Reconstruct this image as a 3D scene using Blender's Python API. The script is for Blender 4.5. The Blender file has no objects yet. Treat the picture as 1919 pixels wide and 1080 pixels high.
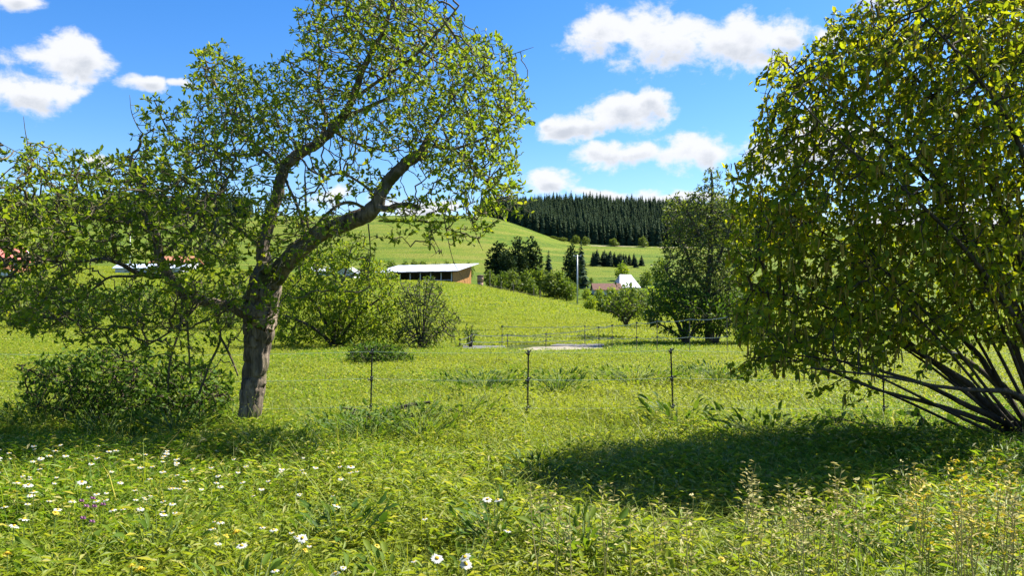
import bpy, math, random
import numpy as np
from mathutils import Vector, Matrix

random.seed(7)
rng = np.random.default_rng(7)
scene = bpy.context.scene
COL = scene.collection
R = math.radians

# ------------------------------------------------------------------ camera
F = 1422.0                      # focal length in pixels of the 1919 px wide photograph
EYE = 1.6
PITCH = math.atan(30.0 / F)     # the horizon lies 30 px under the middle of the frame
cam_d = bpy.data.cameras.new("camera")
cam_d.sensor_width = 36.0
cam_d.lens = 36.0 * F / 1919.0
cam_d.clip_start = 0.05
cam_d.clip_end = 9000.0
cam = bpy.data.objects.new("camera", cam_d)
cam.location = (0, 0, EYE)
cam.rotation_euler = (R(90) + PITCH, 0, 0)
COL.objects.link(cam)
scene.camera = cam

# ------------------------------------------------------------------ sun, sky, exposure
SUN_AZ = R(62)                  # measured from +Y towards +X
SUN_EL = R(51)
SUN_STRENGTH = 5.0
SKY_STRENGTH = 0.083
scene.view_settings.view_transform = 'Standard'
scene.view_settings.look = 'None'
scene.view_settings.gamma = 1.0
scene.view_settings.use_curve_mapping = False
scene.view_settings.exposure = 1.42

sd = bpy.data.lights.new("sun", 'SUN')
sd.energy = SUN_STRENGTH
sd.angle = R(0.53)
sd.color = (1.0, 0.95, 0.86)
sun = bpy.data.objects.new("sun", sd)
sdir = Vector((math.sin(SUN_AZ) * math.cos(SUN_EL), math.cos(SUN_AZ) * math.cos(SUN_EL), math.sin(SUN_EL)))
sun.rotation_euler = sdir.to_track_quat('Z', 'Y').to_euler()
sun.location = sdir * 60
COL.objects.link(sun)

try:
    scene.cycles.max_bounces = 8
    scene.cycles.diffuse_bounces = 4
    scene.cycles.transmission_bounces = 6
    scene.cycles.transparent_max_bounces = 8
    scene.cycles.use_denoising = True
except Exception:
    pass


def nd(nt, typ, **kw):
    n = nt.nodes.new(typ)
    for k, v in kw.items():
        if k == 'ins':
            for i, val in v.items():
                if hasattr(val, 'links'):
                    nt.links.new(val, n.inputs[i])
                else:
                    n.inputs[i].default_value = val
        else:
            setattr(n, k, v)
    return n


def mth(nt, op, a, b=None, c=None, clamp=False):
    n = nt.nodes.new('ShaderNodeMath')
    n.operation = op
    n.use_clamp = clamp
    for i, v in enumerate((a, b, c)):
        if v is None:
            continue
        if hasattr(v, 'links'):
            nt.links.new(v, n.inputs[i])
        else:
            n.inputs[i].default_value = v
    return n.outputs[0]


def mixc(nt, fac, a, b, blend='MIX'):
    n = nt.nodes.new('ShaderNodeMix')
    n.data_type = 'RGBA'
    n.blend_type = blend
    for i, v in ((0, fac), (6, a), (7, b)):
        if hasattr(v, 'links'):
            nt.links.new(v, n.inputs[i])
        else:
            n.inputs[i].default_value = v if i == 0 else tuple(v) + ((1.0,) if len(v) == 3 else ())
    return n.outputs[2]


def smooth(nt, v, lo, hi):
    n = nt.nodes.new('ShaderNodeMapRange')
    n.interpolation_type = 'SMOOTHSTEP'
    nt.links.new(v, n.inputs[0])
    n.inputs[1].default_value = lo
    n.inputs[2].default_value = hi
    return n.outputs[0]


def pix_dir(px, py):
    u = (px - 959.5) / F
    v = (540.0 - py) / F
    c, s = math.cos(PITCH), math.sin(PITCH)
    return np.array([u, c - v * s, s + v * c])


def P(px, py, d):
    q = pix_dir(px, py)
    q = q * (d / q[1])
    return np.array([q[0], q[1], q[2] + EYE])


def build_world():
    w = bpy.data.worlds.new("World")
    scene.world = w
    w.use_nodes = True
    nt = w.node_tree
    nt.nodes.clear()
    sky = nd(nt, 'ShaderNodeTexSky', sky_type='NISHITA')
    sky.sun_disc = False
    sky.sun_elevation = SUN_EL
    sky.sun_rotation = SUN_AZ
    sky.altitude = 500
    sky.air_density = 1.0
    sky.dust_density = 0.4
    sky.ozone_density = 2.2
    hs = nd(nt, 'ShaderNodeHueSaturation', ins={'Saturation': 1.38, 'Hue': 0.508, 'Value': 1.0, 'Color': sky.outputs[0]})
    tc = nd(nt, 'ShaderNodeTexCoord')
    sep = nd(nt, 'ShaderNodeSeparateXYZ', ins={0: tc.outputs['Generated']})
    x, y, z = sep.outputs
    az = mth(nt, 'ARCTAN2', x, y)
    azw = mth(nt, 'WRAP', az, math.pi / 4, -math.pi / 4)       # the same weather all round
    el = mth(nt, 'ARCSINE', z)
    uv = nd(nt, 'ShaderNodeCombineXYZ', ins={0: azw, 1: el, 2: 0.0}).outputs[0]
    # warp for ragged cloud edges
    nz = nd(nt, 'ShaderNodeTexNoise', ins={'Vector': tc.outputs['Generated'], 'Scale': 9.0, 'Detail': 3.0, 'Roughness': 0.55})
    off = nd(nt, 'ShaderNodeVectorMath', operation='SUBTRACT', ins={0: nz.outputs['Color'], 1: (0.5, 0.5, 0.5)})
    offs = nd(nt, 'ShaderNodeVectorMath', operation='MULTIPLY', ins={0: off.outputs[0], 1: (0.11, 0.05, 0.0)})
    uvw = nd(nt, 'ShaderNodeVectorMath', operation='ADD', ins={0: uv, 1: offs.outputs[0]}).outputs[0]
    clouds = [(-40, 172, 110, 72), (60, 180, 125, 56), (125, 172, 60, 42), (135, 112, 88, 50), (270, 160, 62, 18), (335, 160, 50, 12), (25, 2, 60, 22), (10, 65, 22, 18),
              (1130, 72, 85, 48), (1240, 72, 120, 66), (1370, 80, 130, 62), (1470, 66, 80, 50), (1535, 75, 22, 22),
              (1090, 238, 85, 28), (1165, 212, 85, 44), (1225, 195, 45, 36),
              (1185, 282, 75, 30), (1330, 285, 130, 44), (1450, 290, 120, 50), (1560, 270, 120, 60),
              (1060, 350, 62, 28), (1140, 362, 80, 16), (1290, 372, 90, 14),
              (1640, 8, 72, 30), (790, 396, 130, 22), (620, 372, 70, 22), (190, 292, 50, 18), (1040, 225, 30, 16),
              (1750, 420, 260, 60), (-260, 330, 160, 40), (2150, 120, 160, 60)]
    dens = None
    hgt = None
    for (px, py, rx, ry) in clouds:
        q = pix_dir(px, py)
        ca = math.atan2(q[0], q[1])
        ce = math.atan2(q[2], math.hypot(q[0], q[1]))
        k = 1.0 / math.sqrt(1 + q[0] ** 2 / q[1] ** 2)
        a = nd(nt, 'ShaderNodeVectorMath', operation='SUBTRACT', ins={0: uvw, 1: (ca, ce, 0)})
        b = nd(nt, 'ShaderNodeVectorMath', operation='MULTIPLY', ins={0: a.outputs[0], 1: (F / rx / k / k, F / ry / k, 0)})
        ln = nd(nt, 'ShaderNodeVectorMath', operation='LENGTH', ins={0: b.outputs[0]}).outputs['Value']
        v = mth(nt, 'SUBTRACT', 1.0, ln)
        hy = nd(nt, 'ShaderNodeSeparateXYZ', ins={0: b.outputs[0]}).outputs[1]
        wgt = mth(nt, 'MULTIPLY', mth(nt, 'MAXIMUM', v, 0.0), hy)
        dens = v if dens is None else mth(nt, 'SMOOTH_MAX', dens, v, 0.12)
        hgt = wgt if hgt is None else mth(nt, 'ADD', hgt, wgt)
    nz2 = nd(nt, 'ShaderNodeTexNoise', ins={'Vector': tc.outputs['Generated'], 'Scale': 13.0, 'Detail': 10.0, 'Roughness': 0.60, 'Distortion': 0.35})
    nz3 = nd(nt, 'ShaderNodeTexNoise', ins={'Vector': nd(nt, 'ShaderNodeMapping', ins={'Vector': tc.outputs['Generated'], 'Scale': (0.8, 0.8, 1.5), 'Rotation': (0, 0.35, 0)}).outputs[0], 'Scale': 34.0, 'Detail': 8.0, 'Roughness': 0.62, 'Distortion': 0.2})
    f = mth(nt, 'ADD', mth(nt, 'MULTIPLY', mth(nt, 'SUBTRACT', nz2.outputs[0], 0.5), 0.85), mth(nt, 'MULTIPLY', mth(nt, 'SUBTRACT', nz3.outputs[0], 0.5), 0.45))
    dd = mth(nt, 'ADD', dens, mth(nt, 'MULTIPLY', f, 2.9))
    ddt = mth(nt, 'ADD', dd, mth(nt, 'MULTIPLY', hgt, 0.35))
    cov = smooth(nt, ddt, 0.0, 0.60)
    core = smooth(nt, mth(nt, 'ADD', dd, mth(nt, 'MULTIPLY', hgt, -1.6)), 0.45, 1.5)  # grey shade of the cloud undersides, painted into their colour
    lit = mixc(nt, core, (0.96, 0.97, 1.0), (0.62, 0.66, 0.73))
    # faint veil of haze near the horizon
    veil = mth(nt, 'MULTIPLY', smooth(nt, el, 0.22, -0.02), 0.40)
    k = 1.0 / SKY_STRENGTH * 0.43
    sky_h = mixc(nt, veil, hs.outputs[0], (0.62 * k, 0.76 * k, 0.95 * k))
    cl = nd(nt, 'ShaderNodeVectorMath', operation='SCALE', ins={0: lit, 'Scale': k * 0.90})
    out_c = mixc(nt, mth(nt, 'MULTIPLY', cov, 0.97), sky_h, cl.outputs[0])
    bg = nd(nt, 'ShaderNodeBackground', ins={'Color': out_c, 'Strength': SKY_STRENGTH})
    o = nd(nt, 'ShaderNodeOutputWorld')
    nt.links.new(bg.outputs[0], o.inputs[0])


build_world()

# ------------------------------------------------------------------ mesh helpers
def mesh_np(name, V, Q, mat=None, attrs=None, smooth_=False):
    """V (n,3), Q (m,k) with k = 3 or 4, or a list of such arrays."""
    me = bpy.data.meshes.new(name)
    Qs = [q for q in (Q if isinstance(Q, list) else [Q]) if len(q)]
    V = np.asarray(V, dtype=np.float32)
    me.vertices.add(len(V))
    me.vertices.foreach_set('co', V.ravel())
    nl = sum(q.size for q in Qs)
    npoly = sum(len(q) for q in Qs)
    me.loops.add(nl)
    me.loops.foreach_set('vertex_index', np.concatenate([np.asarray(q).ravel() for q in Qs]).astype(np.int32))
    me.polygons.add(npoly)
    tot = np.concatenate([np.full(len(q), q.shape[1]) for q in Qs])
    st = np.concatenate([[0], np.cumsum(tot)[:-1]])
    me.polygons.foreach_set('loop_start', st.astype(np.int32))
    if smooth_:
        me.polygons.foreach_set('use_smooth', np.ones(npoly, dtype=bool))
    if attrs:
        for k, (dom, arr) in attrs.items():
            a = me.attributes.new(k, 'FLOAT', dom)
            a.data.foreach_set('value', np.asarray(arr, dtype=np.float32).ravel())
    me.update(calc_edges=True)
    me.validate()
    if mat:
        for m in (mat if isinstance(mat, list) else [mat]):
            me.materials.append(m)
    return me


def tag(o, label=None, cat=None, group=None, kind=None):
    if label: o['label'] = label
    if cat: o['category'] = cat
    if group: o['group'] = group
    if kind: o['kind'] = kind
    return o


def obj(name, me, parent=None, loc=(0, 0, 0)):
    o = bpy.data.objects.new(name, me)
    o.location = loc
    COL.objects.link(o)
    if parent is not None:
        o.parent = parent
    return o


def empty(name, loc, label, cat, group=None, rz=0.0):
    o = bpy.data.objects.new(name, None)
    o.empty_display_size = 0.2
    o.location = loc
    o.rotation_euler = (0, 0, rz)
    COL.objects.link(o)
    return tag(o, label, cat, group)


def part(name, V, Q, mat, parent, attrs=None, smooth_=False, world=True):
    V = np.asarray(V, dtype=np.float64)
    if world and parent is not None:
        V = V - np.array(parent.location)
    return obj(name, mesh_np(name, V, Q, mat, attrs, smooth_), parent)


class MB:
    """collects simple solids for one mesh"""
    def __init__(s):
        s.V, s.F, s.n = [], [], 0

    def add(s, V, F):
        s.V.append(np.asarray(V, float))
        s.F += [[i + s.n for i in f] for f in F]
        s.n += len(V)
        return s

    def box(s, lo, hi):
        (a, b, c), (d, e, f) = lo, hi
        V = [(a, b, c), (d, b, c), (d, e, c), (a, e, c), (a, b, f), (d, b, f), (d, e, f), (a, e, f)]
        return s.add(V, [(0, 3, 2, 1), (4, 5, 6, 7), (0, 1, 5, 4), (1, 2, 6, 5), (2, 3, 7, 6), (3, 0, 4, 7)])

    def hexa(s, V):
        return s.add(V, [(0, 3, 2, 1), (4, 5, 6, 7), (0, 1, 5, 4), (1, 2, 6, 5), (2, 3, 7, 6), (3, 0, 4, 7)])

    def tube(s, pts, rad, n=8, cap=True):
        V, F = tube(pts, rad, n, cap)
        return s.add(V, F)

    def mesh(s, name, mat, smooth_=False):
        me = bpy.data.meshes.new(name)
        me.from_pydata([tuple(v) for v in np.concatenate(s.V)], [], s.F)
        if smooth_:
            for p in me.polygons: p.use_smooth = True
        for m in (mat if isinstance(mat, list) else [mat]):
            me.materials.append(m)
        return me

    def build(s, name, mat, parent=None, smooth_=False):
        return obj(name, s.mesh(name, mat, smooth_), parent)


def frames(pts):
    pts = np.asarray(pts, float)
    T = np.gradient(pts, axis=0)
    T /= np.linalg.norm(T, axis=1)[:, None] + 1e-9
    up = np.array([0, 0, 1.0]) if abs(T[0][2]) < 0.9 else np.array([1.0, 0, 0])
    A = np.cross(T[0], up); A /= np.linalg.norm(A)
    As, Bs = [], []
    for t in T:
        A = A - t * np.dot(A, t)
        A /= np.linalg.norm(A) + 1e-9
        As.append(A.copy()); Bs.append(np.cross(t, A))
    return T, np.array(As), np.array(Bs)


def tube(pts, rad, n=8, cap=True, rough=0.0, seed=0):
    pts = np.asarray(pts, float)
    rad = np.broadcast_to(np.asarray(rad, float), (len(pts),))
    T, A, B = frames(pts)
    th = np.linspace(0, 2 * np.pi, n, endpoint=False)
    rr = rad[:, None] * np.ones((1, n))
    if rough:
        g = np.random.default_rng(seed)
        fine = g.normal(0, 1, (len(pts), n))
        fine = (np.roll(fine, 1, 0) + fine + np.roll(fine, -1, 0) + np.roll(fine, 2, 0)) / 4
        rid = g.normal(0, 1, n)[None, :] * 0.8 + fine * 0.8
        low = np.sin(th * 2 + g.uniform(0, 6))[None, :] * np.sin(np.arange(len(pts)) * 0.35 + g.uniform(0, 6))[:, None]
        rr = rr * (1 + rough * (rid + low))
    V = pts[:, None, :] + rr[:, :, None] * (np.cos(th)[None, :, None] * A[:, None, :] + np.sin(th)[None, :, None] * B[:, None, :])
    V = V.reshape(-1, 3)
    F = []
    for i in range(len(pts) - 1):
        for j in range(n):
            k = (j + 1) % n
            F.append([i * n + j, i * n + k, (i + 1) * n + k, (i + 1) * n + j])
    if cap:
        F.append(list(range(n))[::-1])
        F.append([(len(pts) - 1) * n + j for j in range(n)])
    return V, F


def spline(pts, per=6):
    """Catmull-Rom through rows (any number of columns)"""
    p = np.asarray(pts, float)
    if len(p) < 3:
        t = np.linspace(0, 1, per * (len(p) - 1) + 1)[:, None]
        return p[0] * (1 - t) + p[-1] * t
    e = np.vstack([2 * p[0] - p[1], p, 2 * p[-1] - p[-2]])
    out = []
    for i in range(1, len(e) - 2):
        for t in np.linspace(0, 1, per, endpoint=False):
            a, b, c, d = e[i - 1], e[i], e[i + 1], e[i + 2]
            out.append(0.5 * ((2 * b) + (-a + c) * t + (2 * a - 5 * b + 4 * c - d) * t * t + (-a + 3 * b - 3 * c + d) * t ** 3))
    out.append(p[-1])
    return np.array(out)


# ------------------------------------------------------------------ materials
def new_mat(name):
    m = bpy.data.materials.new(name)
    m.use_nodes = True
    nt = m.node_tree
    nt.nodes.clear()
    out = nt.nodes.new('ShaderNodeOutputMaterial')
    return m, nt, out


def ramp(nt, fac, stops):
    n = nt.nodes.new('ShaderNodeValToRGB')
    e = n.color_ramp.elements
    while len(e) < len(stops):
        e.new(0.5)
    for el, (p, c) in zip(e, stops):
        el.position = p
        el.color = tuple(c) + (1.0,)
    nt.links.new(fac, n.inputs[0])
    return n.outputs[0]


def leaf_mat(name, stops, trans=0.42, rough=0.5, spec=0.35, tint_noise=0.0, tcol=(1.25, 1.2, 0.55), inst=False):
    """two-sided leaf: reflects on one side, lets the sun through to the other"""
    m, nt, out = new_mat(name)
    at = nd(nt, 'ShaderNodeAttribute', attribute_name='var')
    oi = nd(nt, 'ShaderNodeObjectInfo')
    v = mth(nt, 'FRACT', mth(nt, 'ADD', at.outputs['Fac'], oi.outputs['Random']))
    c = ramp(nt, v, stops)
    if inst:
        ti = nd(nt, 'ShaderNodeAttribute', attribute_name='tint', attribute_type='INSTANCER')
        c = mixc(nt, mth(nt, 'MULTIPLY', ti.outputs['Fac'], 0.75, clamp=True), c, inst, 'MIX')
    if tint_noise:
        g = nd(nt, 'ShaderNodeNewGeometry')
        nz = nd(nt, 'ShaderNodeTexNoise', ins={'Vector': g.outputs['Position'], 'Scale': tint_noise, 'Detail': 2.0})
        hv = nd(nt, 'ShaderNodeHueSaturation', ins={'Color': c, 'Hue': mth(nt, 'ADD', 0.47, mth(nt, 'MULTIPLY', nz.outputs[0], 0.06)),
                                                  'Value': mth(nt, 'ADD', 0.6, mth(nt, 'MULTIPLY', nz.outputs[0], 0.8))})
        c = hv.outputs[0]
    b = nd(nt, 'ShaderNodeBsdfPrincipled', ins={'Base Color': c, 'Roughness': rough, 'Specular IOR Level': spec})
    tc = mixc(nt, 1.0, c, tcol, 'MULTIPLY')
    t = nd(nt, 'ShaderNodeBsdfTranslucent', ins={'Color': tc})
    mx = nd(nt, 'ShaderNodeMixShader', ins={0: trans, 1: b.outputs[0], 2: t.outputs[0]})
    nt.links.new(mx.outputs[0], out.inputs[0])
    return m


def plain_mat(name, col, rough=0.7, noise=0.15, scale=4.0, spec=0.3, metal=0.0, bump=0.0):
    m, nt, out = new_mat(name)
    tc = nd(nt, 'ShaderNodeTexCoord')
    nz = nd(nt, 'ShaderNodeTexNoise', ins={'Vector': tc.outputs['Object'], 'Scale': scale, 'Detail': 5.0})
    a = [c * (1 - noise) for c in col]
    b = [min(1, c * (1 + noise)) for c in col]
    c = ramp(nt, nz.outputs[0], [(0.3, a), (0.7, b)])
    p = nd(nt, 'ShaderNodeBsdfPrincipled', ins={'Base Color': c, 'Roughness': rough, 'Specular IOR Level': spec, 'Metallic': metal})
    if bump:
        bp = nd(nt, 'ShaderNodeBump', ins={'Strength': bump, 'Distance': 0.02, 'Height': nz.outputs[0]})
        nt.links.new(bp.outputs[0], p.inputs['Normal'])
    nt.links.new(p.outputs[0], out.inputs[0])
    return m


def bark_mat(name, c0, c1, moss=None, zs=0.25, scale=16.0, bump=1.0):
    m, nt, out = new_mat(name)
    tc = nd(nt, 'ShaderNodeTexCoord')
    mp = nd(nt, 'ShaderNodeMapping', ins={'Vector': tc.outputs['Object'], 'Scale': (1, 1, zs)})
    vo = nd(nt, 'ShaderNodeTexNoise', ins={'Vector': mp.outputs[0], 'Scale': scale, 'Detail': 7.0, 'Roughness': 0.65, 'Distortion': 0.8})
    n2 = nd(nt, 'ShaderNodeTexNoise', ins={'Vector': tc.outputs['Object'], 'Scale': 3.0, 'Detail': 4.0})
    c = ramp(nt, vo.outputs[0], [(0.32, c0), (0.66, c1)])
    if moss:
        c = mixc(nt, smooth(nt, n2.outputs[0], 0.55, 0.7), c, moss)
    p = nd(nt, 'ShaderNodeBsdfPrincipled', ins={'Base Color': c, 'Roughness': 0.9, 'Specular IOR Level': 0.15})
    bp = nd(nt, 'ShaderNodeBump', ins={'Strength': bump, 'Distance': 0.05, 'Height': vo.outputs[0]})
    nt.links.new(bp.outputs[0], p.inputs['Normal'])
    nt.links.new(p.outputs[0], out.inputs[0])
    return m


def ground_mat():
    m, nt, out = new_mat("meadow_ground")
    g = nd(nt, 'ShaderNodeNewGeometry')
    pos = g.outputs['Position']
    big = nd(nt, 'ShaderNodeTexNoise', ins={'Vector': pos, 'Scale': 0.02, 'Detail': 5.0, 'Roughness': 0.55})
    mp = nd(nt, 'ShaderNodeMapping', ins={'Vector': pos, 'Scale': (1.0, 0.35, 1.0), 'Rotation': (0, 0, 0.5)})
    mid = nd(nt, 'ShaderNodeTexNoise', ins={'Vector': mp.outputs[0], 'Scale': 0.35, 'Detail': 6.0, 'Roughness': 0.7})
    fin = nd(nt, 'ShaderNodeTexNoise', ins={'Vector': pos, 'Scale': 2.2, 'Detail': 5.0, 'Roughness': 0.75})
    c1 = ramp(nt, big.outputs[0], [(0.3, (0.080, 0.140, 0.008)), (0.5, (0.125, 0.175, 0.011)), (0.7, (0.175, 0.195, 0.020))])
    wv = nd(nt, 'ShaderNodeMapping', ins={'Vector': pos, 'Scale': (0.012, 0.02, 0.35)})
    band = nd(nt, 'ShaderNodeTexNoise', ins={'Vector': wv.outputs[0], 'Scale': 1.0, 'Detail': 4.0, 'Roughness': 0.6})
    c1 = mixc(nt, smooth(nt, band.outputs[0], 0.50, 0.58), c1, (0.060, 0.115, 0.010))
    c1 = mixc(nt, smooth(nt, band.outputs[0], 0.47, 0.40), c1, (0.21, 0.205, 0.035))
    c2 = mixc(nt, smooth(nt, mid.outputs[0], 0.35, 0.75), c1, (0.17, 0.19, 0.022))
    c3 = mixc(nt, smooth(nt, fin.outputs[0], 0.58, 0.36), c2, (0.055, 0.10, 0.010))
    # near the camera the soil colour is darkened to paint shade into grass gaps
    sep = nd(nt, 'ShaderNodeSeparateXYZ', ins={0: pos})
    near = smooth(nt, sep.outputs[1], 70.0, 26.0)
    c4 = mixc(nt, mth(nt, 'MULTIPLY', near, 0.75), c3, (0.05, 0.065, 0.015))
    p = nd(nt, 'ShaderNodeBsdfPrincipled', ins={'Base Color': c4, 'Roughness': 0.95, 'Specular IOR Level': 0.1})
    h = mth(nt, 'ADD', mid.outputs[0], fin.outputs[0])
    bp = nd(nt, 'ShaderNodeBump', ins={'Strength': 0.8, 'Distance': 0.5, 'Height': h})
    nt.links.new(bp.outputs[0], p.inputs['Normal'])
    nt.links.new(p.outputs[0], out.inputs[0])
    return m


M = {}
M['ground'] = ground_mat()
M['apple_bark'] = bark_mat("apple_bark", (0.045, 0.035, 0.026), (0.33, 0.26, 0.19), (0.09, 0.085, 0.03))
M['twig'] = bark_mat("apple_twig", (0.06, 0.05, 0.03), (0.19, 0.16, 0.09), (0.13, 0.14, 0.05), scale=9, bump=0.2)
M['hazel_bark'] = bark_mat("hazel_bark", (0.035, 0.028, 0.02), (0.11, 0.085, 0.06), (0.05, 0.05, 0.025), scale=10)
M['grey_twig'] = bark_mat("grey_twig", (0.04, 0.035, 0.025), (0.12, 0.105, 0.08), scale=8, bump=0.2)
M['apple_leaf'] = leaf_mat("apple_leaf", [(0.0, (0.12, 0.20, 0.020)), (0.5, (0.195, 0.275, 0.022)), (0.85, (0.255, 0.325, 0.026)), (1.0, (0.33, 0.34, 0.03))], trans=0.55, spec=.25)
M['hazel_leaf'] = leaf_mat("hazel_leaf", [(0.0, (0.12, 0.185, 0.016)), (0.5, (0.20, 0.265, 0.018)), (0.85, (0.265, 0.305, 0.022)), (1.0, (0.32, 0.31, 0.03))], trans=0.62, spec=.2, tcol=(1.55, 1.35, 0.4))
M['catkin'] = leaf_mat("catkin", [(0.0, (0.32, 0.20, 0.04)), (0.6, (0.46, 0.32, 0.06)), (1.0, (0.48, 0.42, 0.09))], trans=0.25, rough=0.8, spec=0.1, tcol=(1.1, 1, 0.6))
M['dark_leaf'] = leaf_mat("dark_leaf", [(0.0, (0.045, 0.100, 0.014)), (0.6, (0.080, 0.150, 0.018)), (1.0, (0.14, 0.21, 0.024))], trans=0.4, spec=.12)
M['willow_leaf'] = leaf_mat("willow_leaf", [(0.0, (0.12, 0.20, 0.018)), (0.6, (0.19, 0.27, 0.02)), (1.0, (0.30, 0.33, 0.025))], trans=0.55, spec=.2)
M['olive_leaf'] = leaf_mat("olive_leaf", [(0.0, (0.085, 0.13, 0.03)), (0.6, (0.125, 0.175, 0.035)), (1.0, (0.18, 0.22, 0.045))], trans=0.45, spec=.2)
M['far_leaf'] = leaf_mat("far_leaf", [(0.0, (0.075, 0.13, 0.022)), (0.6, (0.115, 0.175, 0.026)), (1.0, (0.18, 0.23, 0.03))], trans=0.45, spec=.2)
M['pine'] = leaf_mat("pine_needles", [(0.0, (0.018, 0.036, 0.016)), (0.6, (0.028, 0.052, 0.020)), (1.0, (0.05, 0.075, 0.025))], trans=0.15, rough=0.8, spec=.05)
M['spruce'] = leaf_mat("spruce_needles", [(0.0, (0.030, 0.056, 0.034)), (0.6, (0.048, 0.082, 0.044)), (1.0, (0.090, 0.122, 0.052))], trans=0.2, rough=0.8, spec=.05)
M['grass'] = leaf_mat("grass_blade", [(0.0, (0.065, 0.150, 0.010)), (0.35, (0.135, 0.245, 0.016)), (0.7, (0.225, 0.31, 0.025)), (0.9, (0.33, 0.34, 0.05)), (1.0, (0.54, 0.48, 0.22))], trans=0.5, rough=0.5, spec=0.3, inst=(0.265, 0.295, 0.030))
M['herb'] = leaf_mat("herb_leaf", [(0.0, (0.085, 0.155, 0.014)), (0.6, (0.13, 0.205, 0.018)), (1.0, (0.19, 0.25, 0.022))], trans=0.48, rough=0.6, spec=.15)
M['weed_stem'] = plain_mat("weed_stem", (0.14, 0.20, 0.05), noise=0.2)
M['straw'] = leaf_mat("dry_straw", [(0.0, (0.28, 0.27, 0.07)), (0.6, (0.42, 0.38, 0.14)), (1.0, (0.50, 0.43, 0.20))], trans=0.3, rough=0.7, spec=0.15, tcol=(1.1, 1, 0.8))
M['ragwort'] = leaf_mat("yellow_flower", [(0.0, (0.42, 0.30, 0.02)), (0.6, (0.55, 0.42, 0.02)), (1.0, (0.6, 0.5, 0.05))], trans=0.3, rough=0.6, tcol=(1, 1, 0.8))
M['white_petal'] = leaf_mat("white_petal", [(0.0, (0.52, 0.52, 0.47)), (1.0, (0.62, 0.62, 0.57))], trans=0.3, rough=0.6, spec=0.2, tcol=(1, 1, 0.95))
M['yellow_disc'] = plain_mat("yellow_disc", (0.62, 0.38, 0.015), noise=0.2, scale=200, bump=0.4)
M['clover'] = leaf_mat("clover_purple", [(0.0, (0.28, 0.10, 0.20)), (1.0, (0.42, 0.20, 0.34))], trans=0.25, tcol=(1, 0.9, 1))
M['black_plastic'] = plain_mat("black_plastic", (0.018, 0.018, 0.018), rough=0.5, noise=0.2)
M['cord'] = plain_mat("white_cord", (0.42, 0.55, 0.45), rough=0.6, noise=0.15)
M['tape'] = plain_mat("white_tape", (0.46, 0.46, 0.40), rough=0.6, noise=0.08)
M['grey_wood'] = plain_mat("grey_wood", (0.17, 0.14, 0.10), rough=0.9, noise=0.3, scale=10, bump=0.4)
M['roof_white'] = plain_mat("white_metal_roof", (0.56, 0.59, 0.64), rough=0.45, noise=0.05, scale=0.8)
M['wood_orange'] = plain_mat("orange_boards", (0.40, 0.20, 0.065), rough=0.75, noise=0.25, scale=3)
M['dark_inside'] = plain_mat("dark_boards", (0.15, 0.14, 0.14), rough=0.9)
M['galv'] = plain_mat("galvanised_steel", (0.45, 0.46, 0.47), rough=0.45, noise=0.1, metal=0.4)
M['concrete'] = plain_mat("pale_concrete", (0.27, 0.235, 0.17), rough=0.9, noise=0.18, scale=0.9, bump=0.3)
M['gravel'] = plain_mat("pale_gravel", (0.30, 0.25, 0.18), rough=0.95, noise=0.2, scale=0.5, bump=0.3)
M['stone_grey'] = plain_mat("dark_grey_sleeper", (0.13, 0.125, 0.13), rough=0.9, noise=0.3, scale=6)
M['tank'] = plain_mat("brown_tank", (0.36, 0.22, 0.15), rough=0.7, noise=0.12)
M['tank_dark'] = plain_mat("rust_band", (0.10, 0.055, 0.04), rough=0.7)
M['white_wall'] = plain_mat("white_render", (0.58, 0.58, 0.58), rough=0.85, noise=0.05)
M['brown_tile'] = plain_mat("brown_roof_tiles", (0.17, 0.085, 0.06), rough=0.85, noise=0.3, scale=3)
M['red_roof'] = plain_mat("red_roof", (0.46, 0.12, 0.09), rough=0.7, noise=0.15)
M['brick'] = plain_mat("orange_brick", (0.44, 0.19, 0.10), rough=0.9, noise=0.25, scale=3)
M['blue_sheet'] = plain_mat("pale_blue_sheet", (0.55, 0.64, 0.74), rough=0.4, noise=0.08)
M['glass'] = plain_mat("dark_glass", (0.03, 0.04, 0.05), rough=0.1, noise=0.1, spec=0.6)
M['rubber'] = plain_mat("tyre_rubber", (0.02, 0.02, 0.02), rough=0.9)
M['cut_wood'] = plain_mat("pale_cut_wood", (0.40, 0.29, 0.18), rough=0.9, noise=0.2, scale=20)

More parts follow.
